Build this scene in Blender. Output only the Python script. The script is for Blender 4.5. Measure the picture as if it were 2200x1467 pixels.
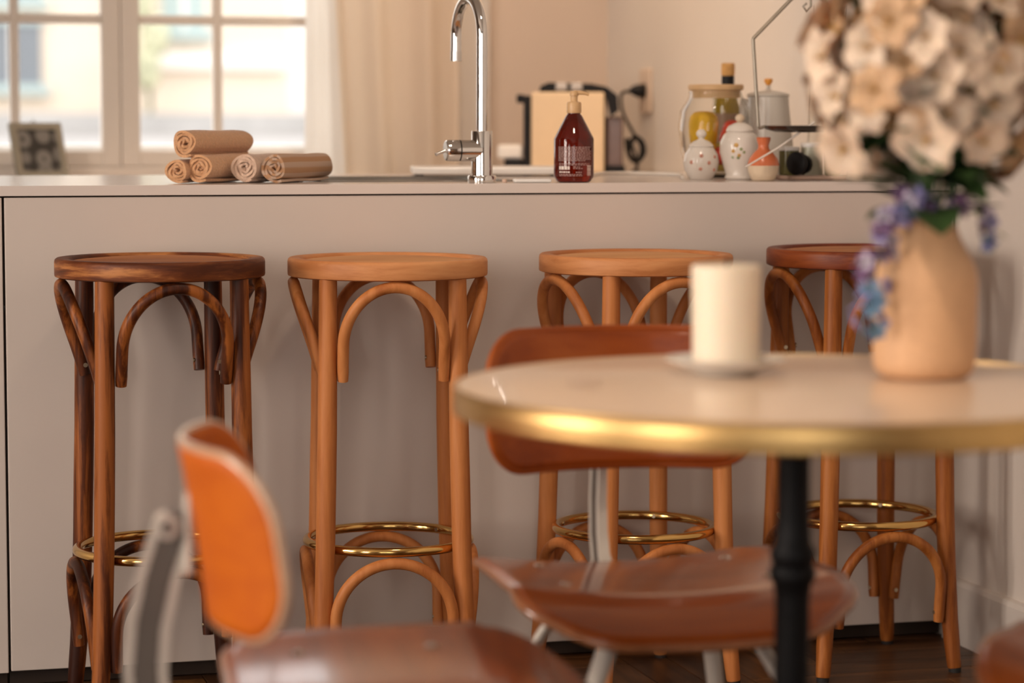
import bpy, bmesh, math, random
from mathutils import Vector, Matrix
random.seed(7)
PI = math.pi
S = bpy.context.scene
C = S.collection
for o in list(bpy.data.objects):
    bpy.data.objects.remove(o)

# ------------------------------------------------------------------ camera
FPX, PITCH, ROLL, YAW = 5475.1, 0.0868, 0.0019, 0.2702
CAM = Vector((-2.0523, -4.6943, 1.0463))
Fv = Vector((math.sin(YAW)*math.cos(PITCH), math.cos(YAW)*math.cos(PITCH), -math.sin(PITCH)))
Rv = Vector((math.cos(YAW), -math.sin(YAW), 0))
Uv = Rv.cross(Fv)
cr, sr = math.cos(ROLL), math.sin(ROLL)
Xc, Yc = Rv*cr + Uv*sr, Uv*cr - Rv*sr
cam = bpy.data.objects.new('camera', bpy.data.cameras.new('camera'))
C.objects.link(cam)
cam.matrix_world = Matrix(((Xc.x, Yc.x, -Fv.x, CAM.x), (Xc.y, Yc.y, -Fv.y, CAM.y), (Xc.z, Yc.z, -Fv.z, CAM.z), (0, 0, 0, 1)))
cam.data.sensor_width = 36.0
cam.data.lens = FPX/2200*36
cam.data.clip_start = 0.05
cam.data.clip_end = 300
cam.data.dof.use_dof = True
cam.data.dof.focus_distance = 4.5
cam.data.dof.aperture_fstop = 2.7
S.camera = cam
S.view_settings.view_transform = 'Standard'
S.view_settings.look = 'None'
S.view_settings.gamma = 1.0
S.view_settings.use_curve_mapping = False
S.view_settings.exposure = 0.06

# ------------------------------------------------------------------ world and lights
W = bpy.data.worlds.new('overcast_sky')
S.world = W
W.use_nodes = True
bg = W.node_tree.nodes['Background']
bg.inputs[0].default_value = (1.0, 0.97, 0.94, 1)
bg.inputs[1].default_value = 2.6

def area(name, loc, target, sx, sy, power, col):
    l = bpy.data.lights.new(name, 'AREA')
    l.shape = 'RECTANGLE'; l.size = sx; l.size_y = sy
    l.energy = power; l.color = col
    o = bpy.data.objects.new(name, l); C.objects.link(o)
    o.location = loc
    o.rotation_euler = (Vector(target)-Vector(loc)).to_track_quat('-Z', 'Y').to_euler()
    return o
WARM = (1.0, 0.85, 0.74)
for yw, pw in ((-1.75, 52), (-4.2, 43)):
    for dy in (-0.33, 0.33):
        area('daylight_left_casement', (-4.82, yw+dy, 1.40), (0, yw+dy, 1.40), 0.40, 1.65, pw, WARM)
area('fill_light_rear', (-2.9, -7.25, 1.55), (-2.6, 0, 1.3), 2.1, 2.0, 9, WARM)  # frontal fill added behind the camera, shining through an added opening
def spot(name, loc, target, power, col, size, blend=0.6, rad=0.04):
    l = bpy.data.lights.new(name, 'SPOT'); l.energy = power; l.color = col
    l.spot_size = size; l.spot_blend = blend; l.shadow_soft_size = rad
    o = bpy.data.objects.new(name, l); C.objects.link(o); o.location = loc
    o.rotation_euler = (Vector(target)-Vector(loc)).to_track_quat('-Z', 'Y').to_euler()
LAMP = (1.0, 0.62, 0.30)
LAMP2 = (1.0, 0.78, 0.60)
spot('ceiling_spot_kitchen', (-0.30, 1.45, 2.72), (0.16, 1.50, 1.5), 34, LAMP, 1.0)
spot('fill_spot_sink', (-0.75, 0.75, 2.72), (-0.25, 1.7, 1.1), 70, LAMP2, 1.7, 1.0, 0.12)  # added fill that brightens the kitchen walls and worktop
spot('ceiling_spot_counter', (-0.95, -1.25, 2.72), (-0.75, -0.02, 0.85), 46, LAMP2, 1.05, 1.0, 0.10)
spot('fill_spot_table', (-1.7, -3.0, 2.72), (-1.1, -2.05, 0.75), 70, LAMP2, 0.75, 1.0, 0.08)  # added fill that lifts the brightness of the tabletop

# ------------------------------------------------------------------ materials
def hexlin(r, g, b):
    f = lambda v: (v/255/12.92 if v/255 <= 0.04045 else ((v/255+0.055)/1.055)**2.4)
    return (f(r), f(g), f(b), 1)
MATS = {}
def newmat(name):
    m = bpy.data.materials.new(name); m.use_nodes = True
    MATS[name] = m
    return m, m.node_tree, m.node_tree.nodes['Principled BSDF']
def flat(name, col, rough=0.5, metal=0.0, noise=0.0, nscale=30, bump=0.0, **kw):
    m, t, b = newmat(name)
    col = tuple(col)[:3] + (1,)
    b.inputs['Base Color'].default_value = col
    b.inputs['Roughness'].default_value = rough
    b.inputs['Metallic'].default_value = metal
    for k, v in kw.items():
        b.inputs[k.replace('_', ' ')].default_value = v
    if noise or bump:
        tc = t.nodes.new('ShaderNodeTexCoord')
        n = t.nodes.new('ShaderNodeTexNoise'); n.inputs['Scale'].default_value = nscale
        n.inputs['Detail'].default_value = 5
        t.links.new(tc.outputs['Object'], n.inputs['Vector'])
        if noise:
            r = t.nodes.new('ShaderNodeValToRGB')
            r.color_ramp.elements[0].position = 0.3; r.color_ramp.elements[1].position = 0.7
            r.color_ramp.elements[0].color = tuple(c*(1-noise) for c in col[:3]) + (1,)
            r.color_ramp.elements[1].color = tuple(min(1, c*(1+noise)) for c in col[:3]) + (1,)
            t.links.new(n.outputs['Fac'], r.inputs['Fac'])
            t.links.new(r.outputs['Color'], b.inputs['Base Color'])
        if bump:
            bp = t.nodes.new('ShaderNodeBump'); bp.inputs['Strength'].default_value = bump
            bp.inputs['Distance'].default_value = 0.004
            t.links.new(n.outputs['Fac'], bp.inputs['Height'])
            t.links.new(bp.outputs['Normal'], b.inputs['Normal'])
    return m
def wood(name, c0, c1, c2, scale=(45, 45, 3.5), blotch=6.0, rough=0.42, coat=0.0, detail=6, mixb=0.55, lo_=0.38):
    m, t, b = newmat(name)
    tc = t.nodes.new('ShaderNodeTexCoord')
    oi = t.nodes.new('ShaderNodeObjectInfo')
    ad = t.nodes.new('ShaderNodeVectorMath'); ad.operation = 'ADD'
    sc = t.nodes.new('ShaderNodeVectorMath'); sc.operation = 'SCALE'; sc.inputs['Scale'].default_value = 7.0
    cx = t.nodes.new('ShaderNodeCombineXYZ')
    for i in range(3): t.links.new(oi.outputs['Random'], cx.inputs[i])
    t.links.new(cx.outputs[0], sc.inputs[0])
    t.links.new(tc.outputs['Object'], ad.inputs[0]); t.links.new(sc.outputs[0], ad.inputs[1])
    mp = t.nodes.new('ShaderNodeMapping'); mp.inputs['Scale'].default_value = scale
    t.links.new(ad.outputs[0], mp.inputs['Vector'])
    n1 = t.nodes.new('ShaderNodeTexNoise'); n1.inputs['Scale'].default_value = 1.0
    n1.inputs['Detail'].default_value = detail; n1.inputs['Roughness'].default_value = 0.65
    n1.inputs['Distortion'].default_value = 0.4
    t.links.new(mp.outputs[0], n1.inputs['Vector'])
    mp2 = t.nodes.new('ShaderNodeMapping'); mp2.inputs['Scale'].default_value = tuple(0.22*s for s in scale)
    t.links.new(ad.outputs[0], mp2.inputs['Vector'])
    n2 = t.nodes.new('ShaderNodeTexNoise'); n2.inputs['Scale'].default_value = blotch/6
    n2.inputs['Detail'].default_value = 3; n2.inputs['Distortion'].default_value = 1.2
    t.links.new(mp2.outputs[0], n2.inputs['Vector'])
    mx = t.nodes.new('ShaderNodeMath'); mx.operation = 'MULTIPLY_ADD'
    mx.inputs[1].default_value = mixb
    ml = t.nodes.new('ShaderNodeMath'); ml.operation = 'MULTIPLY'; ml.inputs[1].default_value = 1-mixb
    t.links.new(n1.outputs['Fac'], ml.inputs[0])
    t.links.new(n2.outputs['Fac'], mx.inputs[0]); t.links.new(ml.outputs[0], mx.inputs[2])
    r = t.nodes.new('ShaderNodeValToRGB')
    e = r.color_ramp.elements
    e[0].position = lo_; e[0].color = tuple(c0)+(1,)
    e[1].position = 1-lo_; e[1].color = tuple(c2)+(1,)
    k = e.new(0.5); k.color = tuple(c1)+(1,)
    t.links.new(mx.outputs[0], r.inputs['Fac'])
    t.links.new(r.outputs['Color'], b.inputs['Base Color'])
    b.inputs['Roughness'].default_value = rough
    b.inputs['Specular IOR Level'].default_value = 0.28
    b.inputs['Coat Weight'].default_value = coat
    b.inputs['Coat Roughness'].default_value = 0.12; b.inputs['Coat IOR'].default_value = 1.55
    bp = t.nodes.new('ShaderNodeBump'); bp.inputs['Strength'].default_value = 0.12; bp.inputs['Distance'].default_value = 0.002
    t.links.new(n1.outputs['Fac'], bp.inputs['Height']); t.links.new(bp.outputs['Normal'], b.inputs['Normal'])
    return m
def glass(name, col=(1, 1, 1), rough=0.0, ior=1.45):
    m, t, b = newmat(name)
    b.inputs['Base Color'].default_value = tuple(col)+(1,)
    b.inputs['Roughness'].default_value = rough
    b.inputs['Transmission Weight'].default_value = 1.0
    b.inputs['IOR'].default_value = ior
    return m
def pane_glass(name):
    m, t, b = newmat(name)
    t.nodes.remove(b)
    out = t.nodes['Material Output']
    tr = t.nodes.new('ShaderNodeBsdfTransparent'); tr.inputs[0].default_value = (0.97, 0.98, 0.98, 1)
    gl = t.nodes.new('ShaderNodeBsdfGlossy'); gl.inputs['Roughness'].default_value = 0.02
    fr = t.nodes.new('ShaderNodeFresnel'); fr.inputs['IOR'].default_value = 1.3
    mx = t.nodes.new('ShaderNodeMixShader')
    t.links.new(fr.outputs[0], mx.inputs[0]); t.links.new(tr.outputs[0], mx.inputs[1]); t.links.new(gl.outputs[0], mx.inputs[2])
    t.links.new(mx.outputs[0], out.inputs[0])
    return m

flat('wall_low_bounce', (0.22, 0.17, 0.135), 0.6, noise=0.02, nscale=3)  # unseen walls coloured dark to cut bounce light and deepen shadows
flat('wall_paint', (0.70, 0.63, 0.56), 0.6, noise=0.02, nscale=3, bump=0.04)
flat('wall_tan', (0.66, 0.52, 0.41), 0.6, noise=0.02, nscale=3, bump=0.04)
flat('ceiling_paint', (0.50, 0.45, 0.40), 0.7, noise=0.01, nscale=2)  # unseen ceiling toned down to lower the bounce light
flat('laminate', (0.61, 0.54, 0.485), 0.5, noise=0.015, nscale=6)
flat('worktop_laminate', (0.69, 0.62, 0.57), 0.22, noise=0.015, nscale=5)
flat('joint_dark', (0.03, 0.015, 0.008), 0.8, noise=0.1)
flat('plinth', (0.03, 0.014, 0.006), 0.6, noise=0.2, nscale=9)
flat('skirting_paint', (0.66, 0.6, 0.54), 0.45, noise=0.02)
flat('window_paint', (0.78, 0.70, 0.62), 0.4, noise=0.01)
pane_glass('window_pane')
flat('sill_white', (0.85, 0.84, 0.82), 0.5, noise=0.01)
wood('oak_floor', (0.045, 0.018, 0.007), (0.085, 0.036, 0.013), (0.15, 0.066, 0.022), scale=(3, 40, 40), rough=0.38)
wood('oak_floor_light', (0.12, 0.05, 0.015), (0.18, 0.08, 0.022), (0.25, 0.12, 0.035), scale=(3, 40, 40), rough=0.38)
wood('dark_beech', (0.032, 0.007, 0.002), (0.095, 0.022, 0.004), (0.33, 0.10, 0.02), rough=0.45, lo_=0.43)
wood('dark_beech_rim', (0.08, 0.018, 0.004), (0.17, 0.044, 0.009), (0.46, 0.18, 0.05), scale=(7, 7, 55), rough=0.5, lo_=0.43)
wood('dark_panel', (0.30, 0.085, 0.012), (0.42, 0.135, 0.02), (0.52, 0.18, 0.03), scale=(4, 45, 45), rough=0.55)
wood('light_beech', (0.36, 0.112, 0.027), (0.50, 0.178, 0.05), (0.60, 0.24, 0.078), rough=0.5)
wood('light_beech_rim', (0.45, 0.165, 0.052), (0.60, 0.255, 0.095), (0.68, 0.32, 0.13), scale=(9, 9, 60), rough=0.5)
wood('light_panel', (0.58, 0.25, 0.08), (0.66, 0.31, 0.105), (0.72, 0.36, 0.135), scale=(4, 45, 45), rough=0.55)
wood('amber_beech', (0.19, 0.050, 0.008), (0.32, 0.098, 0.018), (0.46, 0.165, 0.04), rough=0.45, lo_=0.42)
wood('red_rim', (0.08, 0.012, 0.003), (0.16, 0.028, 0.006), (0.27, 0.065, 0.014), scale=(9, 9, 55), rough=0.42)
wood('amber_panel', (0.30, 0.10, 0.022), (0.42, 0.155, 0.04), (0.5, 0.21, 0.06), scale=(4, 45, 45), rough=0.55)
wood('ply_varnish', (0.17, 0.030, 0.003), (0.24, 0.047, 0.004), (0.30, 0.068, 0.007), scale=(5, 45, 45), rough=0.32, coat=0.8)
wood('ply_back', (0.22, 0.040, 0.004), (0.29, 0.058, 0.006), (0.35, 0.08, 0.010), scale=(5, 45, 45), rough=0.42, coat=0.12)
wood('ply_orange', (0.42, 0.078, 0.0), (0.46, 0.092, 0.0), (0.50, 0.108, 0.0), scale=(5, 45, 45), rough=0.6)
flat('ply_edge', (0.30, 0.11, 0.04), 0.3, noise=0.15, nscale=60, Coat_Weight=1.0, Coat_Roughness=0.12)
flat('ply_edge_highlight', (0.55, 0.34, 0.21), 0.3, noise=0.08, nscale=60, Coat_Weight=1.0, Coat_Roughness=0.12)  # pale edge colour stands in for the bright highlight along the backrest top
flat('brass', (0.72, 0.46, 0.16), 0.13, 1.0, noise=0.06, nscale=25)
flat('table_brass', (0.66, 0.43, 0.17), 0.34, 1.0, noise=0.06, nscale=25)
flat('screw_steel', (0.55, 0.47, 0.34), 0.3, 1.0, noise=0.1)
flat('rubber_black', (0.012, 0.01, 0.009), 0.7, noise=0.1)
flat('chrome', (0.82, 0.80, 0.77), 0.05, 1.0, noise=0.01)
flat('chrome_satin', (0.75, 0.72, 0.68), 0.25, 1.0, noise=0.02)
flat('steel_grey', (0.52, 0.47, 0.41), 0.4, 0.15, noise=0.04, nscale=14)
flat('steel_dark', (0.12, 0.10, 0.085), 0.45, 0.4, noise=0.06, nscale=14)
flat('cast_iron', (0.004, 0.004, 0.0045), 0.5, 0.0, noise=0.2, nscale=50, bump=0.1, Specular_IOR_Level=0.18)
flat('table_laminate', (0.76, 0.58, 0.42), 0.3, noise=0.02, nscale=5, Coat_Weight=0.3)
m_ = flat('candle_wax', (0.78, 0.68, 0.53), 0.5, noise=0.02, nscale=12)
m_.node_tree.nodes['Principled BSDF'].inputs['Subsurface Weight'].default_value = 0.35
m_.node_tree.nodes['Principled BSDF'].inputs['Subsurface Radius'].default_value = (0.02, 0.012, 0.006)
flat('wick', (0.03, 0.02, 0.015), 0.8, noise=0.1)
flat('saucer_glaze', (0.66, 0.64, 0.60), 0.12, noise=0.02)
flat('vase_clay', (0.62, 0.37, 0.20), 0.62, noise=0.05, nscale=120, bump=0.05)
flat('petal_cream', (0.70, 0.53, 0.40), 0.6, noise=0.12, nscale=35, Subsurface_Weight=0.15)
flat('petal_warm', (0.52, 0.32, 0.18), 0.6, noise=0.15, nscale=35, Subsurface_Weight=0.15)
flat('petal_core', (0.42, 0.24, 0.06), 0.7, noise=0.2, nscale=60)
flat('petal_blue', (0.22, 0.20, 0.42), 0.6, noise=0.3, nscale=50)
flat('petal_violet', (0.13, 0.06, 0.16), 0.6, noise=0.3, nscale=50)
flat('petal_lilac', (0.46, 0.40, 0.52), 0.6, noise=0.2, nscale=50)
flat('petal_teal', (0.10, 0.20, 0.33), 0.6, noise=0.3, nscale=50)
flat('leaf_green', (0.03, 0.065, 0.018), 0.45, noise=0.3, nscale=30)
flat('leaf_lime', (0.16, 0.2, 0.05), 0.5, noise=0.3, nscale=30)
flat('stem_green', (0.06, 0.10, 0.04), 0.55, noise=0.2, nscale=30)
flat('towel_tan', (0.66, 0.37, 0.19), 0.9, noise=0.12, nscale=260, bump=0.7, Sheen_Weight=0.4)
flat('towel_pale', (0.66, 0.47, 0.35), 0.9, noise=0.14, nscale=260, bump=0.7, Sheen_Weight=0.4)
def towel_striped():
    m, t, b = newmat('towel_striped')
    uv = t.nodes.new('ShaderNodeUVMap')
    sx = t.nodes.new('ShaderNodeSeparateXYZ'); t.links.new(uv.outputs[0], sx.inputs[0])
    mu = t.nodes.new('ShaderNodeMath'); mu.operation = 'MULTIPLY'; mu.inputs[1].default_value = 52.0
    t.links.new(sx.outputs[0], mu.inputs[0])
    fr = t.nodes.new('ShaderNodeMath'); fr.operation = 'FRACT'; t.links.new(mu.outputs[0], fr.inputs[0])
    r = t.nodes.new('ShaderNodeValToRGB'); e = r.color_ramp.elements
    e[0].position = 0.42; e[0].color = (0.62, 0.35, 0.19, 1); e[1].position = 0.62; e[1].color = (0.70, 0.50, 0.37, 1)
    t.links.new(fr.outputs[0], r.inputs['Fac']); t.links.new(r.outputs['Color'], b.inputs['Base Color'])
    b.inputs['Roughness'].default_value = 0.9
    n = t.nodes.new('ShaderNodeTexNoise'); n.inputs['Scale'].default_value = 300
    bp = t.nodes.new('ShaderNodeBump'); bp.inputs['Strength'].default_value = 0.6; bp.inputs['Distance'].default_value = 0.004
    t.links.new(n.outputs['Fac'], bp.inputs['Height']); t.links.new(bp.outputs['Normal'], b.inputs['Normal'])
towel_striped()
def sheer(name, col, tcol, f):
    m, t, b = newmat(name)
    b.inputs['Base Color'].default_value = col+(1,); b.inputs['Roughness'].default_value = 0.85
    tl = t.nodes.new('ShaderNodeBsdfTranslucent'); tl.inputs[0].default_value = tcol+(1,)
    n = t.nodes.new('ShaderNodeTexNoise'); n.inputs['Scale'].default_value = 250
    bp = t.nodes.new('ShaderNodeBump'); bp.inputs['Strength'].default_value = 0.12
    t.links.new(n.outputs['Fac'], bp.inputs['Height']); t.links.new(bp.outputs['Normal'], b.inputs['Normal'])
    mx = t.nodes.new('ShaderNodeMixShader'); mx.inputs[0].default_value = f
    t.links.new(b.outputs[0], mx.inputs[1]); t.links.new(tl.outputs[0], mx.inputs[2])
    t.links.new(mx.outputs[0], t.nodes['Material Output'].inputs[0])
sheer('curtain_sheer', (0.88, 0.84, 0.78), (0.92, 0.86, 0.78), 0.65)
sheer('curtain_linen', (0.84, 0.70, 0.56), (0.84, 0.68, 0.5), 0.3)
m_ = flat('amber_glass', (0.16, 0.009, 0.002), 0.05, noise=0.0)
m_.node_tree.nodes['Principled BSDF'].inputs['Transmission Weight'].default_value = 0.65
flat('pump_beige', (0.62, 0.40, 0.20), 0.35, noise=0.03, nscale=40)
flat('print_white', (0.42, 0.30, 0.27), 0.6, noise=0.05)
flat('print_bright', (0.75, 0.68, 0.62), 0.6, noise=0.05)
flat('white_plastic', (0.80, 0.78, 0.75), 0.3, noise=0.01)
flat('white_enamel', (0.86, 0.82, 0.77), 0.25, noise=0.02)
flat('black_plastic', (0.010, 0.009, 0.010), 0.5, noise=0.1, Specular_IOR_Level=0.25)
flat('machine_cream', (0.80, 0.60, 0.38), 0.35, noise=0.02)
flat('button_grey', (0.55, 0.5, 0.46), 0.4, 0.2, noise=0.03)
flat('machine_smoke', (0.16, 0.10, 0.085), 0.2, noise=0.1)
flat('sink_steel', (0.35, 0.33, 0.30), 0.25, 1.0, noise=0.05)
flat('frame_pewter', (0.36, 0.34, 0.28), 0.35, 0.5, noise=0.08, nscale=20)
def picture():
    m, t, b = newmat('ring_print')
    tc = t.nodes.new('ShaderNodeTexCoord')
    v = t.nodes.new('ShaderNodeTexVoronoi'); v.inputs['Scale'].default_value = 19; v.inputs['Randomness'].default_value = 0.35
    t.links.new(tc.outputs['Object'], v.inputs['Vector'])
    r = t.nodes.new('ShaderNodeValToRGB'); e = r.color_ramp.elements
    r.color_ramp.interpolation = 'EASE'
    e[0].position = 0.0; e[0].color = (0.09, 0.08, 0.07, 1)
    e[1].position = 1.0; e[1].color = (0.03, 0.025, 0.02, 1)
    for p_, c_ in ((0.14, 0.09), (0.2, 0.26), (0.42, 0.24), (0.5, 0.10), (0.58, 0.03)):
        k = e.new(p_); k.color = (c_, c_*0.94, c_*0.86, 1)
    t.links.new(v.outputs['Distance'], r.inputs['Fac']); t.links.new(r.outputs['Color'], b.inputs['Base Color'])
    b.inputs['Roughness'].default_value = 0.3
picture()
glass('clear_glass', (0.97, 0.97, 0.95), 0.0, 1.2)
flat('jar_yellow', (0.85, 0.50, 0.02), 0.5, noise=0.1, nscale=40)
flat('jar_red', (0.62, 0.05, 0.02), 0.5, noise=0.15, nscale=40)
flat('jar_pink', (0.55, 0.10, 0.12), 0.5, noise=0.15, nscale=40)
flat('bamboo', (0.66, 0.43, 0.22), 0.5, noise=0.08, nscale=40)
flat('cork', (0.60, 0.32, 0.10), 0.75, noise=0.15, nscale=90)
flat('oil_glass', (0.30, 0.20, 0.02), 0.1, noise=0.1, Transmission_Weight=0.3)
flat('bottle_label', (0.22, 0.13, 0.08), 0.5, noise=0.1)
flat('porcelain', (0.80, 0.74, 0.67), 0.14, noise=0.01)
flat('porcelain_grey', (0.62, 0.57, 0.50), 0.2, noise=0.02)
flat('pink_dot', (0.62, 0.28, 0.20), 0.3, noise=0.1)
flat('leaf_print', (0.25, 0.30, 0.12), 0.3, noise=0.2)
flat('gold_print', (0.60, 0.36, 0.10), 0.3, noise=0.2)
flat('terracotta', (0.62, 0.17, 0.07), 0.25, noise=0.05)
flat('cream_glaze', (0.72, 0.58, 0.42), 0.25, noise=0.03)
flat('orange_knob', (0.80, 0.34, 0.05), 0.35, noise=0.05)
flat('wire_zinc', (0.36, 0.32, 0.26), 0.35, 0.7, noise=0.05)
flat('dish_black', (0.035, 0.026, 0.02), 0.25, 0.3, noise=0.1)
flat('olive_glass', (0.20, 0.18, 0.06), 0.18, noise=0.1, Transmission_Weight=0.25)
flat('pale_olive', (0.50, 0.48, 0.36), 0.3, noise=0.1)
flat('tray_pink', (0.62, 0.44, 0.34), 0.5, noise=0.05)
flat('cord_white', (0.76, 0.70, 0.63), 0.45, noise=0.01)
flat('facade_yellow', (0.84, 0.72, 0.60), 0.85, noise=0.10, nscale=0.5)
flat('facade_pale', (0.90, 0.86, 0.82), 0.85, noise=0.06, nscale=0.6)
flat('shutter_teal', (0.46, 0.56, 0.56), 0.6, noise=0.05)
flat('pane_dark', (0.20, 0.22, 0.25), 0.15, noise=0.1)
flat('garden_wall', (0.40, 0.385, 0.38), 0.85, noise=0.15, nscale=1.5)
flat('garden_wall_pale', (0.60, 0.58, 0.58), 0.85, noise=0.06, nscale=1.0)
flat('pavement', (0.5, 0.48, 0.45), 0.85, noise=0.06, nscale=1.0)
flat('hedge', (0.52, 0.52, 0.36), 0.8, noise=0.4, nscale=6)

# ------------------------------------------------------------------ mesh helpers
def frame_of(d):
    d = d.normalized()
    a = Vector((0, 0, 1)) if abs(d.z) < 0.9 else Vector((1, 0, 0))
    x = a.cross(d).normalized()
    return x, d.cross(x)
class MB:
    def __init__(s): s.v = []; s.f = []; s.uv = None
    def quad(s, *idx): s.f.append(tuple(idx))
    def box(s, a, b):
        (x0, y0, z0), (x1, y1, z1) = a, b
        n = len(s.v)
        s.v += [(x0, y0, z0), (x1, y0, z0), (x1, y1, z0), (x0, y1, z0), (x0, y0, z1), (x1, y0, z1), (x1, y1, z1), (x0, y1, z1)]
        for q in ((0, 3, 2, 1), (4, 5, 6, 7), (0, 1, 5, 4), (1, 2, 6, 5), (2, 3, 7, 6), (3, 0, 4, 7)):
            s.f.append(tuple(n+i for i in q))
        return s
    def lathe(s, prof, seg=48, c=(0, 0, 0), closed=False):
        n = len(s.v); k = len(prof)
        for i in range(seg):
            a = 2*PI*i/seg
            for r, z in prof:
                s.v.append((c[0]+r*math.cos(a), c[1]+r*math.sin(a), c[2]+z))
        kk = k if closed else k-1
        for i in range(seg):
            for j in range(kk):
                a, b = n+i*k+j, n+((i+1) % seg)*k+j
                a2, b2 = n+i*k+(j+1) % k, n+((i+1) % seg)*k+(j+1) % k
                s.f.append((a, b, b2, a2))
        return s
    def sweep(s, pts, rad, seg=12, closed=False, cap=True, flat_=1.0):
        pts = [Vector(p) for p in pts]
        m = len(pts); n = len(s.v)
        if not hasattr(rad, '__len__'): rad = [rad]*m
        x = None
        for i, p in enumerate(pts):
            if closed: d = pts[(i+1) % m]-pts[i-1]
            else: d = pts[min(i+1, m-1)]-pts[max(i-1, 0)]
            d = d.normalized()
            if x is None: x, y = frame_of(d)
            else:
                x = (x - d*x.dot(d)).normalized(); y = d.cross(x)
            for k in range(seg):
                a = 2*PI*k/seg
                s.v.append(tuple(p + x*(rad[i]*math.cos(a)) + y*(rad[i]*flat_*math.sin(a))))
        for i in range(m if closed else m-1):
            for k in range(seg):
                a, b = n+i*seg+k, n+i*seg+(k+1) % seg
                i2 = (i+1) % m
                s.f.append((a, b, n+i2*seg+(k+1) % seg, n+i2*seg+k))
        if cap and not closed:
            s.f.append(tuple(n+k for k in range(seg))[::-1])
            s.f.append(tuple(n+(m-1)*seg+k for k in range(seg)))
        return s
    def grid(s, fn, nu, nv, thick=0.0, nrm=None):
        n = len(s.v)
        for i in range(nu+1):
            for j in range(nv+1):
                s.v.append(tuple(fn(i/nu, j/nv)))
        for i in range(nu):
            for j in range(nv):
                a = n+i*(nv+1)+j
                s.f.append((a, a+nv+1, a+nv+2, a+1))
        return s
    def build(s, name, mat, parent=None, smooth=35, bevel=0.0, solid=0.0, sub=0, label=None):
        me = bpy.data.meshes.new(name)
        me.from_pydata(s.v, [], s.f); me.update()
        o = bpy.data.objects.new(name, me); C.objects.link(o)
        me.materials.append(MATS[mat])
        bm = bmesh.new(); bm.from_mesh(me)
        bmesh.ops.recalc_face_normals(bm, faces=bm.faces)
        bm.to_mesh(me); bm.free()
        if smooth:
            me.shade_smooth()
            me.set_sharp_from_angle(angle=math.radians(smooth))
        if solid:
            md = o.modifiers.new('solid', 'SOLIDIFY'); md.thickness = solid; md.offset = 0
        if bevel:
            md = o.modifiers.new('bevel', 'BEVEL'); md.width = bevel; md.segments = 2; md.limit_method = 'ANGLE'
        if sub:
            md = o.modifiers.new('sub', 'SUBSURF'); md.levels = sub; md.render_levels = sub
        if parent: o.parent = parent
        if label: o['label'] = label
        return o
def tag(o, label, cat=None, group=None, kind=None):
    o['label'] = label
    if cat: o['category'] = cat
    if group: o['group'] = group
    if kind: o['kind'] = kind
    return o
def empty(name, loc, rz=0.0):
    o = bpy.data.objects.new(name, None); C.objects.link(o)
    o.location = loc; o.rotation_euler = (0, 0, rz); o.empty_display_size = 0.05
    return o
def struct(o, label):
    o['kind'] = 'structure'; o['label'] = label
    return o
def slab_hole(x0, x1, y0, y1, hx0, hx1, hy0, hy1, z0, z1, axes='xyz'):
    """rectangular slab with a rectangular hole, one watertight mesh; axes maps local a,b,c to world"""
    m = MB()
    P = lambda a, b, c: {'xyz': (a, b, c), 'xzy': (a, c, b), 'yzx': (c, a, b)}[axes]
    oc = [(x0, y0), (x1, y0), (x1, y1), (x0, y1)]; ic = [(hx0, hy0), (hx1, hy0), (hx1, hy1), (hx0, hy1)]
    for z in (z0, z1):
        for a, b in oc+ic: m.v.append(P(a, b, z))
    for i in range(4):
        j = (i+1) % 4
        m.f += [(i, j, 4+j, 4+i), (8+i, 8+j, 12+j, 12+i), (i, j, 8+j, 8+i), (4+i, 4+j, 12+j, 12+i)]
    return m

# ------------------------------------------------------------------ room
XL, XR, YF, YB, ZC = -4.6, 0.17, -7.0, 2.31, 2.85
fl = MB().box((XL-0.2, YF-0.2, -0.15), (XR+0.2, YB+0.2, -0.004)).build('floor', 'oak_floor', smooth=0)
struct(fl, 'dark oak herringbone parquet floor')
PW, NP = 0.09, 5
PL = PW*NP
random.seed(3)
planks = []
BX0, BX1, BY0, BY1 = -2.6, XR-0.001, -2.6, 0.036
for k in range(-60, 60):
    for t_ in range(-5, 6):
        ox, oy = k*PW + t_*2*PL, k*PW
        planks.append((ox, oy, ox+PL, oy+PW, 0)); planks.append((ox, oy+PW, ox+PW, oy+PW+PL, 1))
vis = []
for (a, b, c, d, o_) in planks:
    a, b, c, d = max(a, BX0), max(b, BY0), min(c, BX1), min(d, BY1)
    if c-a > 0.01 and d-b > 0.01: vis.append((a, b, c, d, o_))
vis.sort(key=lambda q: -(q[1]+0.3*q[0]))
pmesh = {}
def place_plank(a, b, c, d, o_):
    lx, ly = (c-a, d-b) if o_ == 0 else (d-b, c-a)
    mat = 'oak_floor_light' if random.random() < 0.17 else 'oak_floor'
    key = (round(lx, 3), round(ly, 3), mat)
    if key not in pmesh:
        g = 0.0008; e = 0.0012
        m = MB(); hx, hy = lx/2-g, ly/2-g
        m.v = [(-hx, -hy, -0.0035), (hx, -hy, -0.0035), (hx, hy, -0.0035), (-hx, hy, -0.0035),
               (-hx, -hy, -e), (hx, -hy, -e), (hx, hy, -e), (-hx, hy, -e),
               (-hx+e, -hy+e, 0), (hx-e, -hy+e, 0), (hx-e, hy-e, 0), (-hx+e, hy-e, 0)]
        m.f = [(8, 9, 10, 11)]
        for i in range(4):
            j = (i+1) % 4
            m.f += [(i, j, 4+j, 4+i), (4+i, 4+j, 8+j, 8+i)]
        o = m.build('plank', mat, fl, smooth=0); pmesh[key] = o.data
    else:
        o = bpy.data.objects.new('plank', pmesh[key]); C.objects.link(o); o.parent = fl
    o.location = ((a+c)/2, (b+d)/2, 0)
    o.rotation_euler = (0, 0, 0 if o_ == 0 else PI/2)
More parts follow.
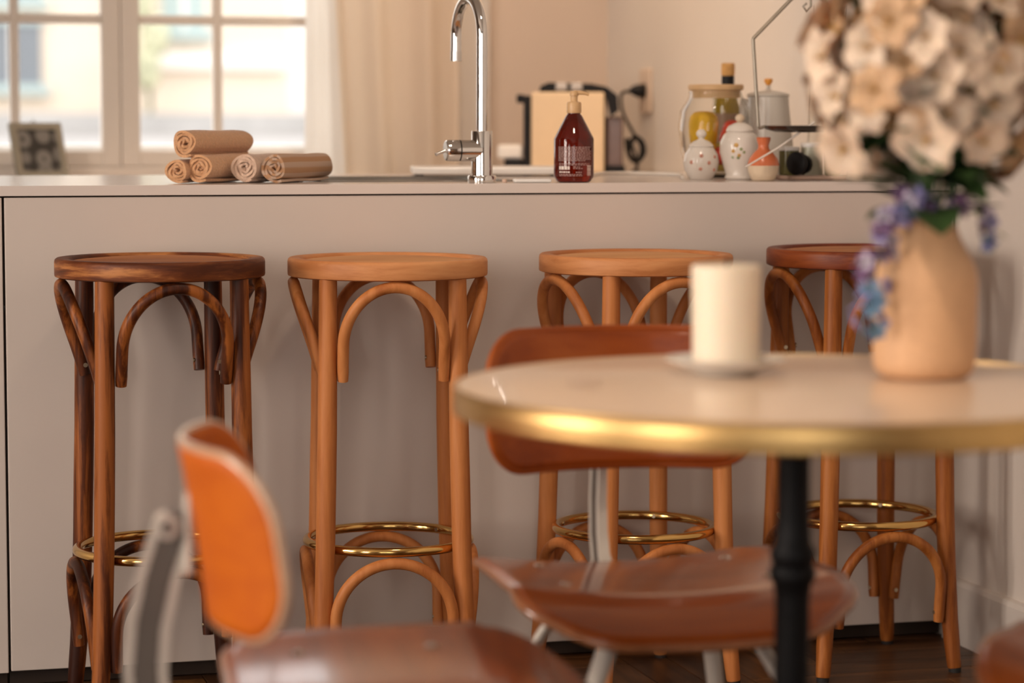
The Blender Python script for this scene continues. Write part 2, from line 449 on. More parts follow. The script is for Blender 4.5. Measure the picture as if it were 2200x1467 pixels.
for q in vis[:300]: place_plank(*q)

struct(MB().box((XL-0.2, YF-0.2, ZC), (XR+0.2, YB+0.2, ZC+0.15)).build('ceiling', 'ceiling_paint', smooth=0), 'plain ceiling dulled to cut bounce light, above the frame')
wr = struct(MB().box((XR, YF-0.2, -0.15), (XR+0.2, YB+0.2, ZC)).build('wall_right', 'wall_paint', smooth=0), 'cream painted wall closing the counter on the right')
sk = MB()
sk.v = []
prof = [(0, 0), (-0.015, 0), (-0.015, 0.118), (-0.011, 0.127), (-0.004, 0.130), (0, 0.130)]
for y in (YF, -0.002):
    for dx, z in prof: sk.v.append((XR+dx, y, z))
n_ = len(prof)
for i in range(n_):
    j = (i+1) % n_
    sk.f.append((i, j, n_+j, n_+i))
sk.f += [tuple(range(n_)), tuple(range(n_, 2*n_))]
struct(sk.build('baseboard_right', 'skirting_paint', smooth=0), 'cream skirting board along the right wall')

# window wall behind the counter, with its opening
WX0, WX1, WZ0, WZ1 = -1.82, -0.49, 0.885, 2.28
struct(slab_hole(XL-0.2, XR, -0.15, ZC, WX0, WX1, WZ0, WZ1, YB, YB+0.28, 'xzy').build('wall_back', 'wall_tan', smooth=0), 'tan painted kitchen wall around the window')
struct(MB().box((WX0, YB-0.16, WZ0-0.035), (WX1, YB+0.3, WZ0-0.001)).build('trim_1', 'window_paint', bevel=0.004), 'cream inner window sill behind the worktop')
struct(MB().box((WX0, YB+0.16, WZ0-0.03), (WX1, YB+0.40, WZ0+0.088)).build('trim_3', 'sill_white', smooth=0, bevel=0.004), 'white outer window ledge seen through the lower panes')
MX = -1.212
def sash(name, x0, x1, label, hinge):
    root = struct(empty(name, ((x0+x1)/2, YB+0.08, WZ0+0.03)), label)
    cx, cy, cz = root.location
    def bx(n, a, b, m='window_paint', bev=0.004):
        return MB().box((a[0]-cx, a[1]-cy, a[2]-cz), (b[0]-cx, b[1]-cy, b[2]-cz)).build(n, m, root, smooth=0, bevel=bev)
    y0, y1 = YB+0.055, YB+0.105
    zb, zt_ = WZ0+0.03, WZ1-0.03
    sw = 0.052
    bx('stile', (x0, y0, zb), (x0+sw, y1, zt_)); bx('stile', (x1-sw, y0, zb), (x1, y1, zt_))
    bx('rail', (x0+sw, y0, zb), (x1-sw, y1, zb+0.045)); bx('rail', (x0+sw, y0, zt_-0.06), (x1-sw, y1, zt_))
    xm = hinge
    bars = [1.318, 1.66, 1.98]
    bx('muntin', (xm-0.013, y0+0.008, zb+0.045), (xm+0.013, y1-0.008, zt_-0.06))
    for z in bars:
        bx('glazing_bar', (x0+sw, y0+0.009, z-0.013), (xm-0.013, y1-0.009, z+0.013))
        bx('glazing_bar', (xm+0.013, y0+0.009, z-0.013), (x1-sw, y1-0.009, z+0.013))
    zs = [zb+0.045]+[z for z in bars]+[zt_-0.06]
    for i in range(4):
        for (a, b) in ((x0+sw, xm-0.013), (xm+0.013, x1-sw)):
            z0 = zs[i]+(0.013 if i else 0); z1 = zs[i+1]-(0.013 if i < 3 else 0)
            m = MB(); m.v = [(a-cx, YB+0.08-cy, z0-cz), (b-cx, YB+0.08-cy, z0-cz), (b-cx, YB+0.08-cy, z1-cz), (a-cx, YB+0.08-cy, z1-cz)]
            m.f = [(0, 1, 2, 3)]
            m.build('pane', 'window_pane', root, smooth=0)
    return root
fr = struct(empty('window_1', ((WX0+WX1)/2, YB+0.1, WZ0)), 'cream window frame around the two kitchen casements')
def frm(a, b):
    l = fr.location
    MB().box((a[0]-l.x, a[1]-l.y, a[2]-l.z), (b[0]-l.x, b[1]-l.y, b[2]-l.z)).build('frame_member', 'window_paint', fr, smooth=0, bevel=0.003)
frm((WX0, YB+0.04, WZ0), (WX0+0.035, YB+0.16, WZ1)); frm((WX1-0.035, YB+0.04, WZ0), (WX1, YB+0.16, WZ1))
frm((WX0+0.035, YB+0.04, WZ0), (WX1-0.035, YB+0.16, WZ0+0.029)); frm((WX0+0.035, YB+0.04, WZ1-0.029), (WX1-0.035, YB+0.16, WZ1))
sash('window_2', WX0+0.037, MX-0.001, 'left glazed casement with small panes above the photo frame', -1.498)
sash('window_3', MX+0.001, WX1-0.037, 'right glazed casement with small panes behind the rolled towels', -0.943)

# left wall with daylight windows, rear wall with an added fill opening (out of frame)
def side_wall(name, x0, x1, holes, label):
    ys = [YF-0.2]+[v for h in holes for v in h]+[YB]
    m = MB()
    for i in range(0, len(ys), 2): m.box((x0, ys[i], -0.15), (x1, ys[i+1], ZC))
    for h in holes:
        m.box((x0, h[0], -0.15), (x1, h[1], 0.55)); m.box((x0, h[0], 2.35), (x1, h[1], ZC))
    return struct(m.build(name, 'wall_low_bounce', smooth=0), label)
side_wall('wall_left', XL-0.2, XL, [(-4.75, -3.65), (-2.3, -1.2)], 'wall darkened to cut bounce light, with two tall windows left of the frame')
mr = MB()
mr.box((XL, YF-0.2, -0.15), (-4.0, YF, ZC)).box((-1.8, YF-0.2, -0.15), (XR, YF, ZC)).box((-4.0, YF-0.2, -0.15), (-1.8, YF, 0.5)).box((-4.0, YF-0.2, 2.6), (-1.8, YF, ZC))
struct(mr.build('wall_front', 'wall_low_bounce', smooth=0), 'dark low-bounce wall with an opening added for fill light behind the camera')
for i, (yc) in enumerate((-1.75, -4.2)):
    w = struct(empty('window_%d' % (4+i), (XL-0.1, yc, 0.55)), 'tall glazing bars of a side window left of the frame')
    for dy in (-0.53, -0.18, 0.18, 0.53): MB().box((-0.02, dy-0.02, 0), (0.02, dy+0.02, 1.8)).build('muntin', 'window_paint', w, smooth=0)
    for z in (0.02, 0.6, 1.2, 1.78): MB().box((-0.015, -0.55, z-0.02), (0.015, 0.55, z+0.02)).build('glazing_bar', 'window_paint', w, smooth=0)

# curtain: heavy linen folds with a slanting sheer front edge
def curtain():
    root = tag(empty('curtain', (-0.55, YB-0.1, 0.9)), 'cream linen curtain gathered at the right side of the kitchen window', 'curtain')
    def folds(u, v):
        x = -0.625+u*0.325 - (1-u)*0.075*v
        y = 2.17 + (0.010+0.012*u)*math.sin(u*2*PI*2.3+0.5) + 0.004*math.sin(u*2*PI*5+1+0.6*v)
        return Vector((x+0.55, y-(YB-0.1), v*1.55-0.05))
    MB().grid(folds, 90, 10).build('linen_folds', 'curtain_linen', root, smooth=80)
    def lead(u, v):
        x0 = -0.738 + 0.006*math.sin(v*5); x1 = -0.60-0.075*v
        x = x0+(x1-x0)*u
        y = 2.185 - 0.008*math.sin(u*2*PI*1.4) + 0.003*math.sin(u*14)
        return Vector((x+0.55, y-(YB-0.1), v*1.55-0.05))
    MB().grid(lead, 50, 10).build('sheer_edge', 'curtain_sheer', root, smooth=80)
    MB().sweep([(-0.35, 0, 1.5), (0.28, 0, 1.5)], 0.012, 12).build('curtain_rod', 'steel_grey', root)
curtain()
# wall pilaster beside the curtain
struct(MB().box((-0.33, YB-0.03, -0.0), (-0.185, YB, ZC)).build('trim_2', 'wall_paint', smooth=0, bevel=0.006), 'pale upright wall casing between curtain and corner')

# ------------------------------------------------------------------ counter
ZU, ZTOP, ZP = 0.9068, 0.9253, 0.034
DEP = 0.86
XI0 = -2.6
SX0, SX1, SY0, SY1 = -1.08, -0.70, 0.17, 0.54
wt = tag(slab_hole(XI0, XR-0.002, -0.004, DEP, SX0, SX1, SY0, SY1, ZU, ZTOP).build('worktop', 'worktop_laminate', smooth=0, bevel=0.0015), 'thin pale laminate worktop running the full width of the counter', 'worktop')
isl = tag(empty('counter', (-1.2, 0.4, 0)), 'long pale panelled kitchen counter behind the bar stools', 'counter')
def ib(n, a, b, m, bev=0.0015, label=None):
    l = isl.location
    return MB().box((a[0]-l.x, a[1]-l.y, a[2]-l.z), (b[0]-l.x, b[1]-l.y, b[2]-l.z)).build(n, m, isl, smooth=0, bevel=bev, label=label)
SEAM = -1.7092
ib('front_panel', (SEAM+0.003, 0, ZP), (XR-0.004, 0.018, ZU-0.003), 'laminate')
ib('front_panel', (XI0, 0, 0.031), (SEAM-0.0015, 0.018, ZU-0.003), 'laminate')
ib('carcass', (XI0, 0.019, 0.06), (XR-0.004, DEP-0.02, ZU-0.21), 'joint_dark', 0)
ib('top_rail', (XI0, 0.019, ZU-0.2), (XR-0.004, 0.10, ZU-0.001), 'joint_dark', 0)
ib('plinth_board', (SEAM+0.003, 0.0375, 0.001), (-0.112, 0.05, 0.059), 'plinth', 0.001, 'dark recessed kick board')
ib('plinth_board', (-0.108, 0.0375, 0.001), (XR-0.004, 0.05, 0.059), 'plinth', 0.001, 'dark recessed kick board')
ib('plinth_board', (XI0, 0.0375, 0.001), (SEAM-0.001, 0.05, 0.059), 'plinth', 0.001, 'dark recessed kick board')
# sink
sk_ = tag(empty('sink', ((SX0+SX1)/2, (SY0+SY1)/2, ZTOP)), 'rectangular steel sink set into the worktop behind the tap', 'sink')
hx, hy = (SX1-SX0)/2, (SY1-SY0)/2
slab_hole(-hx-0.012, hx+0.012, -hy-0.012, hy+0.012, -hx+0.006, hx-0.006, -hy+0.006, hy-0.006, 0.0002, 0.0022).build('rim', 'sink_steel', sk_, smooth=0)
b_ = MB()
zz = -0.17
b_.v = [(-hx+0.006, -hy+0.006, 0), (hx-0.006, -hy+0.006, 0), (hx-0.006, hy-0.006, 0), (-hx+0.006, hy-0.006, 0), (-hx+0.02, -hy+0.02, zz), (hx-0.02, -hy+0.02, zz), (hx-0.02, hy-0.02, zz), (-hx+0.02, hy-0.02, zz)]
b_.f = [(0, 1, 5, 4), (1, 2, 6, 5), (2, 3, 7, 6), (3, 0, 4, 7), (4, 5, 6, 7)]
b_.build('basin', 'sink_steel', sk_, smooth=0, solid=0.0015)
MB().lathe([(0, zz+0.003), (0.03, zz+0.003), (0.035, zz+0.001)], 24).build('drain', 'chrome_satin', sk_)

# lower back counter along the right wall
bk = tag(empty('back_cabinet', (-0.12, 1.6, 0)), 'low cream cabinet along the right wall under the coffee machine', 'cabinet')
def bb(n, a, b, m, bev=0.002): 
    return MB().box((a[0]+0.12, a[1]-1.6, a[2]), (b[0]+0.12, b[1]-1.6, b[2])).build(n, m, bk, smooth=0, bevel=bev)
bb('body', (-0.40, 0.875, 0.06), (XR-0.003, YB-0.035, 0.884), 'laminate')
bb('kick_board', (-0.36, 0.875, 0.0), (XR-0.003, YB-0.035, 0.059), 'plinth')
bb('top_board', (-0.42, 0.872, 0.885), (XR-0.003, YB-0.033, 0.905), 'worktop_laminate')
for i in range(3):
    y0 = 0.88+i*0.46
    bb('door', (-0.419, y0, 0.07), (-0.401, y0+0.45, 0.875), 'laminate')

# ------------------------------------------------------------------ bar stools
def leg_r(z):
    tab = [(0.0, 0.1945), (0.05, 0.1885), (0.1, 0.183), (0.2, 0.1755), (0.3, 0.171), (0.5, 0.165), (0.77, 0.161)]
    for (z0, r0), (z1, r1) in zip(tab, tab[1:]):
        if z <= z1: return r0+(r1-r0)*(z-z0)/(z1-z0)
    return tab[-1][1]
def leg_w(z):
    tab = [(0.0, 0.0130), (0.06, 0.0152), (0.2, 0.0170), (0.4, 0.0176), (0.6, 0.0170), (0.77, 0.0160)]
    for (z0, r0), (z1, r1) in zip(tab, tab[1:]):
        if z <= z1: return r0+(r1-r0)*(z-z0)/(z1-z0)
    return tab[-1][1]
def arch_path(a0, z_end, z_apex, r_apex, ar, b_frac=0.62, n=34):
    """bentwood hoop between the legs at azimuths a0 and a0+90deg"""
    am = a0+PI/4
    nrm = Vector((math.cos(am), math.sin(am), 0)); tan = Vector((-math.sin(am), math.cos(am), 0))
    rl = leg_r(z_end)
    hw = rl*math.sin(PI/4) - leg_w(z_end) - ar*0.95
    r_end = rl*math.cos(PI/4) + 0.003
    H = z_apex-z_end; b = H*b_frac
    pts = []
    ns = 5
    raw = []
    for i in range(ns): raw.append((-hw, z_end+(H-b)*i/ns))
    for i in range(n+1):
        t = PI*i/n
        raw.append((-hw*math.cos(t), z_end+(H-b)+b*math.sin(t)))
    for i in range(ns-1, -1, -1): raw.append((hw, z_end+(H-b)*i/ns))
    for u, z in raw:
        k = (z-z_end)/H
        rr = r_end+(r_apex-r_end)*(0.75*k+0.25*k*k*(3-2*k))
        # keep the hoop beside the splayed leg lower down
        pts.append(nrm*rr + tan*u + Vector((0, 0, z)))
    return pts, nrm, tan
def stool(loc, ang, mats, label, sc=(1, 1, 1)):
    root = tag(empty('bar_stool', (loc[0], loc[1], 0)), label, 'bar stool', 'bentwood bar stools along the counter')
    rimm, panm, legm, archm = mats
    root.scale = sc
    t, zb = 0.80, 0.766
    MB().lathe([(0.148, zb), (0.1745, zb), (0.1792, zb+0.002), (0.180, zb+0.005), (0.180, t-0.007), (0.1790, t-0.0028), (0.1760, t-0.0004), (0.172, t), (0.160, t-0.0005), (0.1565, t-0.003), (0.1555, t-0.007), (0.1555, t-0.012), (0.148, t-0.012)], 96, closed=True).build('seat_rim', rimm, root, smooth=50)
    MB().lathe([(0.0, t-0.0015), (0.06, t-0.0018), (0.12, t-0.003), (0.150, t-0.0058), (0.1553, t-0.0070), (0.1553, t-0.0118), (0.0, t-0.0118)], 64).build('seat_panel', panm, root, smooth=50)
    ring_z = 0.2864
    MB().sweep([(0.1468*math.cos(2*PI*i/72), 0.1468*math.sin(2*PI*i/72), ring_z) for i in range(72)], 0.0088, 14, closed=True).build('footrest_ring', 'brass', root, smooth=80)
    for k in range(4):
        a = math.radians(ang)+k*PI/2
        d = Vector((math.cos(a), math.sin(a), 0))
        zs = [0.008, 0.012, 0.03, 0.06, 0.1, 0.15, 0.2, 0.25, 0.3, 0.4, 0.5, 0.6, 0.7, zb+0.001]
        lg = MB().sweep([d*leg_r(z)+Vector((0, 0, z)) for z in zs], [leg_w(z)*(0.94 if i == 0 else 1) for i, z in enumerate(zs)], 20).build('leg', legm, root, smooth=60)
        MB().sweep([d*leg_r(0)+Vector((0, 0, z)) for z in (0.0, 0.0085)], 0.0118, 16).build('foot_cap', 'rubber_black', lg, smooth=50)
        # ring fixing screw facing the stool centre
        p = d*0.1468+Vector((0, 0, ring_z))
        MB().sweep([p-d*0.0102, p-d*0.006], 0.0035, 12).build('ring_screw', 'screw_steel', lg, smooth=50)
        for nm, ze, za, ra, ar in (('upper_arch', 0.588, zb-0.0105, 0.1695, 0.0102), ('lower_arch', 0.098, ring_z-0.0193, 0.150, 0.0104)):
            pts, nrm, tan = arch_path(a, ze, za, ra, ar)
            n = len(pts)
            rad = [ar*(0.93 if i in (0, n-1) else 1.0) for i in range(n)]
            ao = MB().sweep(pts, rad, 14).build(nm, archm, root, smooth=60)
            for q, s in ((pts[0], 1), (pts[-1], -1)):
                p = q+Vector((0, 0, 0.018))
                MB().sweep([p+tan*s*(ar-0.002), p+tan*s*(ar+0.0006)], 0.0040, 12).build('screw_head', 'screw_steel', ao, smooth=50)
    return root
stool((-1.4535, -0.2119), -42.6, ('dark_beech_rim', 'dark_panel', 'dark_beech', 'dark_beech'), 'dark brown streaky bentwood bar stool, the leftmost of the four', (1.022, 1.022, 1.0055))
stool((-1.0442, -0.2147), -53.1, ('light_beech_rim', 'light_panel', 'light_beech', 'light_beech'), 'light beech bar stool second from the left, fully in view below the tap')
stool((-0.5687, -0.1986), -34.0, ('light_beech_rim', 'light_panel', 'light_beech', 'light_beech'), 'light beech bar stool behind the pillar candle and plywood chair')
stool((-0.1075, -0.1780), -41.5, ('red_rim', 'amber_panel', 'amber_beech', 'amber_beech'), 'amber bar stool with reddish seat rim, behind the vase by the right wall', (1.01, 1.01, 1.005))

# ------------------------------------------------------------------ bistro table
TZ = 0.757
TC = (-1.008, -2.09)
tb = tag(empty('bistro_table', (TC[0], TC[1], 0)), 'round cream bistro table with brass edge and black pedestal', 'table')
MB().lathe([(0, TZ-0.026), (0.371, TZ-0.026), (0.371, TZ-0.0005), (0.368, TZ), (0, TZ)], 128).build('table_top', 'table_laminate', tb, smooth=50)
MB().lathe([(0.3712, TZ-0.030), (0.3755, TZ-0.029), (0.3765, TZ-0.0265), (0.3752, TZ-0.0225), (0.3762, TZ-0.019), (0.3762, TZ-0.010), (0.3752, TZ-0.007), (0.3765, TZ-0.0035), (0.3752, TZ-0.0004), (0.3712, TZ+0.0004)], 128, closed=True).build('brass_edge', 'table_brass', tb, smooth=40)
MB().lathe([(0, 0.02), (0.03, 0.02), (0.026, 0.06), (0.0205, 0.10), (0.0195, 0.52), (0.0215, 0.535), (0.0262, 0.542), (0.0262, 0.552), (0.0225, 0.557), (0.0255, 0.565), (0.0255, 0.572), (0.0205, 0.58), (0.0185, 0.61), (0.0178, 0.67), (0.020, 0.69), (0.028, 0.71), (0.03, TZ-0.034), (0, TZ-0.034)], 40).build('pedestal', 'cast_iron', tb, smooth=40)
for k in range(2):
    a = k*PI/2+0.5
    d = Vector((math.cos(a), math.sin(a), 0))*0.17
    s_ = Vector((-d.y, d.x, 0)).normalized()*0.012
    m = MB(); z0, z1 = TZ-0.034, TZ-0.0262
    for z in (z0, z1): m.v += [tuple(-d-s_+Vector((0, 0, z))), tuple(d-s_+Vector((0, 0, z))), tuple(d+s_+Vector((0, 0, z))), tuple(-d+s_+Vector((0, 0, z)))]
    m.f = [(0, 1, 2, 3), (4, 5, 6, 7), (0, 1, 5, 4), (1, 2, 6, 5), (2, 3, 7, 6), (3, 0, 4, 7)]
    m.build('support_arm', 'cast_iron', tb, smooth=0)
MB().lathe([(0, 0.0), (0.21, 0.0), (0.215, 0.006), (0.20, 0.014), (0.10, 0.022), (0.04, 0.04), (0, 0.04)], 64).build('base', 'cast_iron', tb, smooth=40)

# candle on saucer
CX, CY = -1.043, -1.965
sc_ = tag(MB().lathe([(0, 0.002), (0.034, 0.0), (0.036, 0.003), (0.055, 0.010), (0.069, 0.017), (0.070, 0.0185), (0.068, 0.019), (0.05, 0.013), (0.034, 0.008), (0, 0.007)], 64).build('saucer', 'saucer_glaze', smooth=60), 'small grey glazed saucer under the candle on the bistro table', 'saucer')
sc_.location = (CX, CY, TZ+0.0005)
cd = tag(empty('pillar_candle', (CX, CY, TZ+0.008)), 'thick ivory pillar candle standing on the table saucer', 'candle')
MB().lathe([(0, 0), (0.0375, 0.0), (0.038, 0.004), (0.0385, 0.06), (0.0398, 0.110), (0.0393, 0.116), (0.0365, 0.1175), (0.032, 0.1155), (0.02, 0.1135), (0, 0.113)], 56).build('wax', 'candle_wax', cd, smooth=60)
MB().sweep([(0, 0, 0.112), (0.001, 0, 0.12), (0.003, 0.001, 0.126)], 0.0014, 8).build('wick', 'wick', cd)

# vase
VX, VY = -0.838, -2.055
vs = tag(MB().lathe([(0, 0.0), (0.044, 0.0), (0.051, 0.003), (0.0560, 0.010), (0.0580, 0.020), (0.0586, 0.05), (0.0586, 0.110), (0.0570, 0.122), (0.0520, 0.134), (0.0450, 0.146), (0.0385, 0.158), (0.034, 0.170), (0.0312, 0.180), (0.0300, 0.188), (0.0290, 0.189), (0.0270, 0.187), (0.030, 0.17), (0.045, 0.14), (0.052, 0.12), (0.053, 0.02), (0.045, 0.008), (0, 0.006)], 64).build('vase', 'vase_clay', smooth=60), 'matte tan clay vase holding the bouquet on the bistro table', 'vase')
vs.location = (VX, VY, TZ+0.0005)

# ------------------------------------------------------------------ flowers
def blossom_mesh(npet, R, cup, width, seed):
    rnd = random.Random(seed)
    m = MB()
    for k in range(npet):
        a = 2*PI*k/npet+rnd.uniform(-0.15, 0.15)
        L = R*rnd.uniform(0.85, 1.1); c_ = cup*rnd.uniform(0.75, 1.25); tw = rnd.uniform(-0.25, 0.25)
        lift = 0.0012*(k % 2)
        def fn(u, v):
            w = width*L*math.sin(PI*(0.12+0.80*u)**0.85)*(v-0.5)*2
            w *= 0.6
            r = 0.06*R+L*u
            z = lift + c_*L*(u*(1-0.55*u*u)) + 0.10*L*math.cos((v-0.5)*PI)*-0.5*u + tw*w*0.6 + 0.03*L*math.sin(9*v+6*u+k)
            x = r; y = w
            return (x*math.cos(a)-y*math.sin(a), x*math.sin(a)+y*math.cos(a), z)
        m.grid(fn, 5, 4)
    return m
def core_mesh(R):
    m = MB()
    m.lathe([(0, -0.10*R), (0.10*R, 0.0), (0.13*R, 0.12*R), (0.08*R, 0.26*R), (0, 0.3*R)], 8)
    for k in range(5):
        a = 2*PI*k/5
        m.sweep([(0.03*R*math.cos(a), 0.03*R*math.sin(a), 0.2*R), (0.16*R*math.cos(a), 0.16*R*math.sin(a), 0.5*R)], 0.018*R, 4)
    return m
def leaf_mesh(L, wd, bend, seed):
    def fn(u, v):
        w = wd*L*math.sin(PI*min(1, u*0.97+0.03))**0.8*(v-0.5)
        return (L*u, w, bend*L*u*u+0.25*abs(w))
    return MB().grid(fn, 7, 4)
BM = {}
def orient(o, pos, nrm, spin):
    q = Vector(nrm).to_track_quat('Z', 'Y')
    o.rotation_mode = 'QUATERNION'
    from mathutils import Quaternion
    o.rotation_quaternion = q @ Quaternion((0, 0, 1), spin)
    o.location = pos
def add_blossom(parent, pos, nrm, scale, kind, spin):
    key = (kind, random.randrange(4))
    if key not in BM:
        if kind in ('petal_cream', 'petal_warm'): me = blossom_mesh(6, 0.032, 0.66, 0.85, hash(key[1]) + 5)
        else: me = blossom_mesh(5, 0.0125, 0.45, 0.6, key[1]+50)
        o = me.build('blossom', kind, parent, smooth=70)
        cm = core_mesh(0.032 if kind in ('petal_cream', 'petal_warm') else 0.0125)
        c = cm.build('flower_centre', 'petal_core' if 'petal_c' in kind or 'warm' in kind else 'leaf_lime', o, smooth=60)
        BM[key] = (o.data, c.data)
    else:
        o = bpy.data.objects.new('blossom', BM[key][0]); C.objects.link(o); o.parent = parent
        c = bpy.data.objects.new('flower_centre', BM[key][1]); C.objects.link(c); c.parent = o
    orient(o, pos, nrm, spin); o.scale = (scale,)*3
    return o
LM = {}
def add_leaf(parent, pos, direction, L, mat='leaf_green', wd=0.45):
    key = (mat, random.randrange(3), wd)
    if key not in LM:
        o = leaf_mesh(1.0, wd, -0.25+0.12*key[1], key[1]).build('leaf', mat, parent, smooth=70); LM[key] = o.data
    else:
        o = bpy.data.objects.new('leaf', LM[key]); C.objects.link(o); o.parent = parent
    o.rotation_mode = 'QUATERNION'; o.rotation_quaternion = Vector(direction).to_track_quat('X', 'Z')
    o.location = pos; o.scale = (L, L, L)
    return o
random.seed(21)
neck = Vector((VX, VY, TZ+0.186))
BC = Vector((VX-0.004, VY+0.0, 1.110))
# direction from the bouquet towards the camera, used only to name stems by their place
stem_defs = [
    ('cream flower spray at the lower left of the bouquet', (-0.82, -0.45, -0.45)),
    ('cream flower spray at the upper left of the bouquet, beside the wire stand', (-0.80, -0.35, 0.42)),
    ('cream flower spray facing front at the middle of the bouquet', (-0.10, -1.0, 0.05)),
    ('cream flower spray at the lower middle, just above the vase neck', (0.10, -0.85, -0.75)),
    ('cream flower spray at the lower right of the bouquet', (0.75, -0.5, -0.42)),
    ('cream flower spray at the right edge of the bouquet', (0.95, -0.2, 0.25)),
    ('cream flower spray at the top centre of the bouquet', (0.0, -0.45, 0.95)),
    ('cream flower spray at the top right of the bouquet', (0.6, -0.4, 0.8)),
    ('cream flower spray at the rear left of the bouquet', (-0.6, 0.7, 0.2)),
    ('cream flower spray at the rear right of the bouquet', (0.5, 0.8, 0.3)),
]
cands = []
N_ = 150
for i in range(N_):
    z = 1-2*(i+0.5)/N_; a = i*2.39996
    r = math.sqrt(max(0, 1-z*z))
    n = Vector((r*math.cos(a), r*math.sin(a), z))
    cands.append(n)
owners = {i: [] for i in range(len(stem_defs))}
for n in cands:
    if n.z < -0.80 or (n.z < -0.6 and n.y < -0.3): continue
    best = max(range(len(stem_defs)), key=lambda i: n.dot(Vector(stem_defs[i][1]).normalized()))
    owners[best].append(n)
for i, (lab, d) in enumerate(stem_defs):
    root = tag(empty('cream_flower_spray', neck+Vector((0, 0, -0.03))), lab, 'flower', 'cream flowers in the clay vase')
    org = Vector(root.location)
    dn = Vector(d).normalized()
    hub = BC + Vector((dn.x*0.055, dn.y*0.055, dn.z*0.06-0.01)) - org
    base = Vector((dn.x*0.010, dn.y*0.010, 0))
    stem = MB().sweep([base, Vector((hub.x*0.35, hub.y*0.35, 0.05)), hub*0.6+Vector((0, 0, 0.02)), hub], [0.0022, 0.002, 0.002, 0.0016], 7).build('stem', 'stem_green', root, smooth=60)
    for n in owners[i]:
        rad = random.uniform(0.78, 1.16)
        p = BC + Vector((n.x*0.114*rad, n.y*0.114*rad, n.z*0.155*rad)) - org
        nn = (n*0.9+Vector((random.uniform(-.35, .35), random.uniform(-.35, .35), random.uniform(-.25, .35))))
        kind = 'petal_cream' if random.random() < 0.62 else 'petal_warm'
        add_blossom(root, p, nn, random.uniform(0.78, 1.18), kind, random.uniform(0, 6))
        mid = hub*0.5+p*0.5+Vector((0, 0, -0.01))
        MB().sweep([hub, mid, p-nn.normalized()*0.002], 0.0011, 5).build('flower_stalk', 'stem_green', stem, smooth=60)
    for k in range(12):
        a = random.uniform(0, 2*PI)
        dv = dn*0.9+Vector((math.cos(a), math.sin(a), random.uniform(-0.7, 0.5)))*0.8
        add_leaf(root, hub*0.85, dv, random.uniform(0.055, 0.09))
# leafy collar under the blossoms
lf = tag(empty('foliage_sprig', neck), 'dark green leafy sprig around the vase neck under the cream flowers', 'foliage')
MB().sweep([(0, 0, -0.03), (0.003, -0.002, 0.03), (0.002, -0.004, 0.07)], 0.003, 8).build('stem', 'stem_green', lf)
for k in range(22):
    a = 2*PI*k/22*1.0+random.uniform(-0.15, 0.15)
    add_leaf(lf, (0.012*math.cos(a), 0.012*math.sin(a), random.uniform(0.0, 0.05)), (math.cos(a), math.sin(a), random.uniform(-0.05, 0.55)), random.uniform(0.075, 0.115), 'leaf_green', 0.5)
# blue and violet sprigs
def blue_sprig(label, pts, nb, seed, sprd=0.016):
    random.seed(seed)
    root = tag(empty('blue_flower_sprig', neck), label, 'flower', 'blue flowers at the vase neck')
    P = [Vector(p) for p in pts]
    MB().sweep(P, 0.0014, 6).build('stem', 'stem_green', root, smooth=60)
    for i in range(nb):
        t = (0.12+0.88*i/(nb-1))*(len(P)-1)
        k = min(int(t), len(P)-2); p = P[k].lerp(P[k+1], t-k)
        n = Vector((random.uniform(-1, 0.6), random.uniform(-1, 0.1), random.uniform(-0.6, 0.8))).normalized()
        fk = ['petal_lilac', 'petal_blue', 'petal_violet', 'petal_lilac', 'petal_violet'][i % 5] if i < nb*0.72 else ['petal_teal', 'petal_blue'][i % 2]
        add_blossom(root, p+n*random.uniform(0.4, 1.0)*sprd, n, random.uniform(0.8, 1.25), fk, random.uniform(0, 6))
    for i in range(4):
        t = 0.3+0.2*i; k = min(int(t*(len(P)-1)), len(P)-2); p = P[k]
        add_leaf(root, p, (random.uniform(-1, 1), -0.5, random.uniform(-0.5, 0.5)), random.uniform(0.016, 0.028), 'leaf_lime', 0.45)
blue_sprig('blue and violet flower sprig hanging down the left side of the vase', [(-0.010, -0.010, -0.02), (-0.032, -0.020, 0.012), (-0.054, -0.022, -0.010), (-0.070, -0.026, -0.045), (-0.078, -0.03, -0.085), (-0.077, -0.03, -0.128)], 34, 5, 0.022)
blue_sprig('small violet flower sprig drooping right of the vase neck', [(0.008, -0.012, -0.02), (0.03, -0.025, 0.015), (0.052, -0.028, 0.004), (0.064, -0.03, -0.02), (0.069, -0.03, -0.04)], 11, 9, 0.008)
blue_sprig('violet flower sprig in front of the vase neck', [(0.0, -0.016, -0.02), (-0.012, -0.032, 0.014), (-0.030, -0.036, 0.016), (-0.044, -0.036, 0.0)], 12, 12, 0.010)

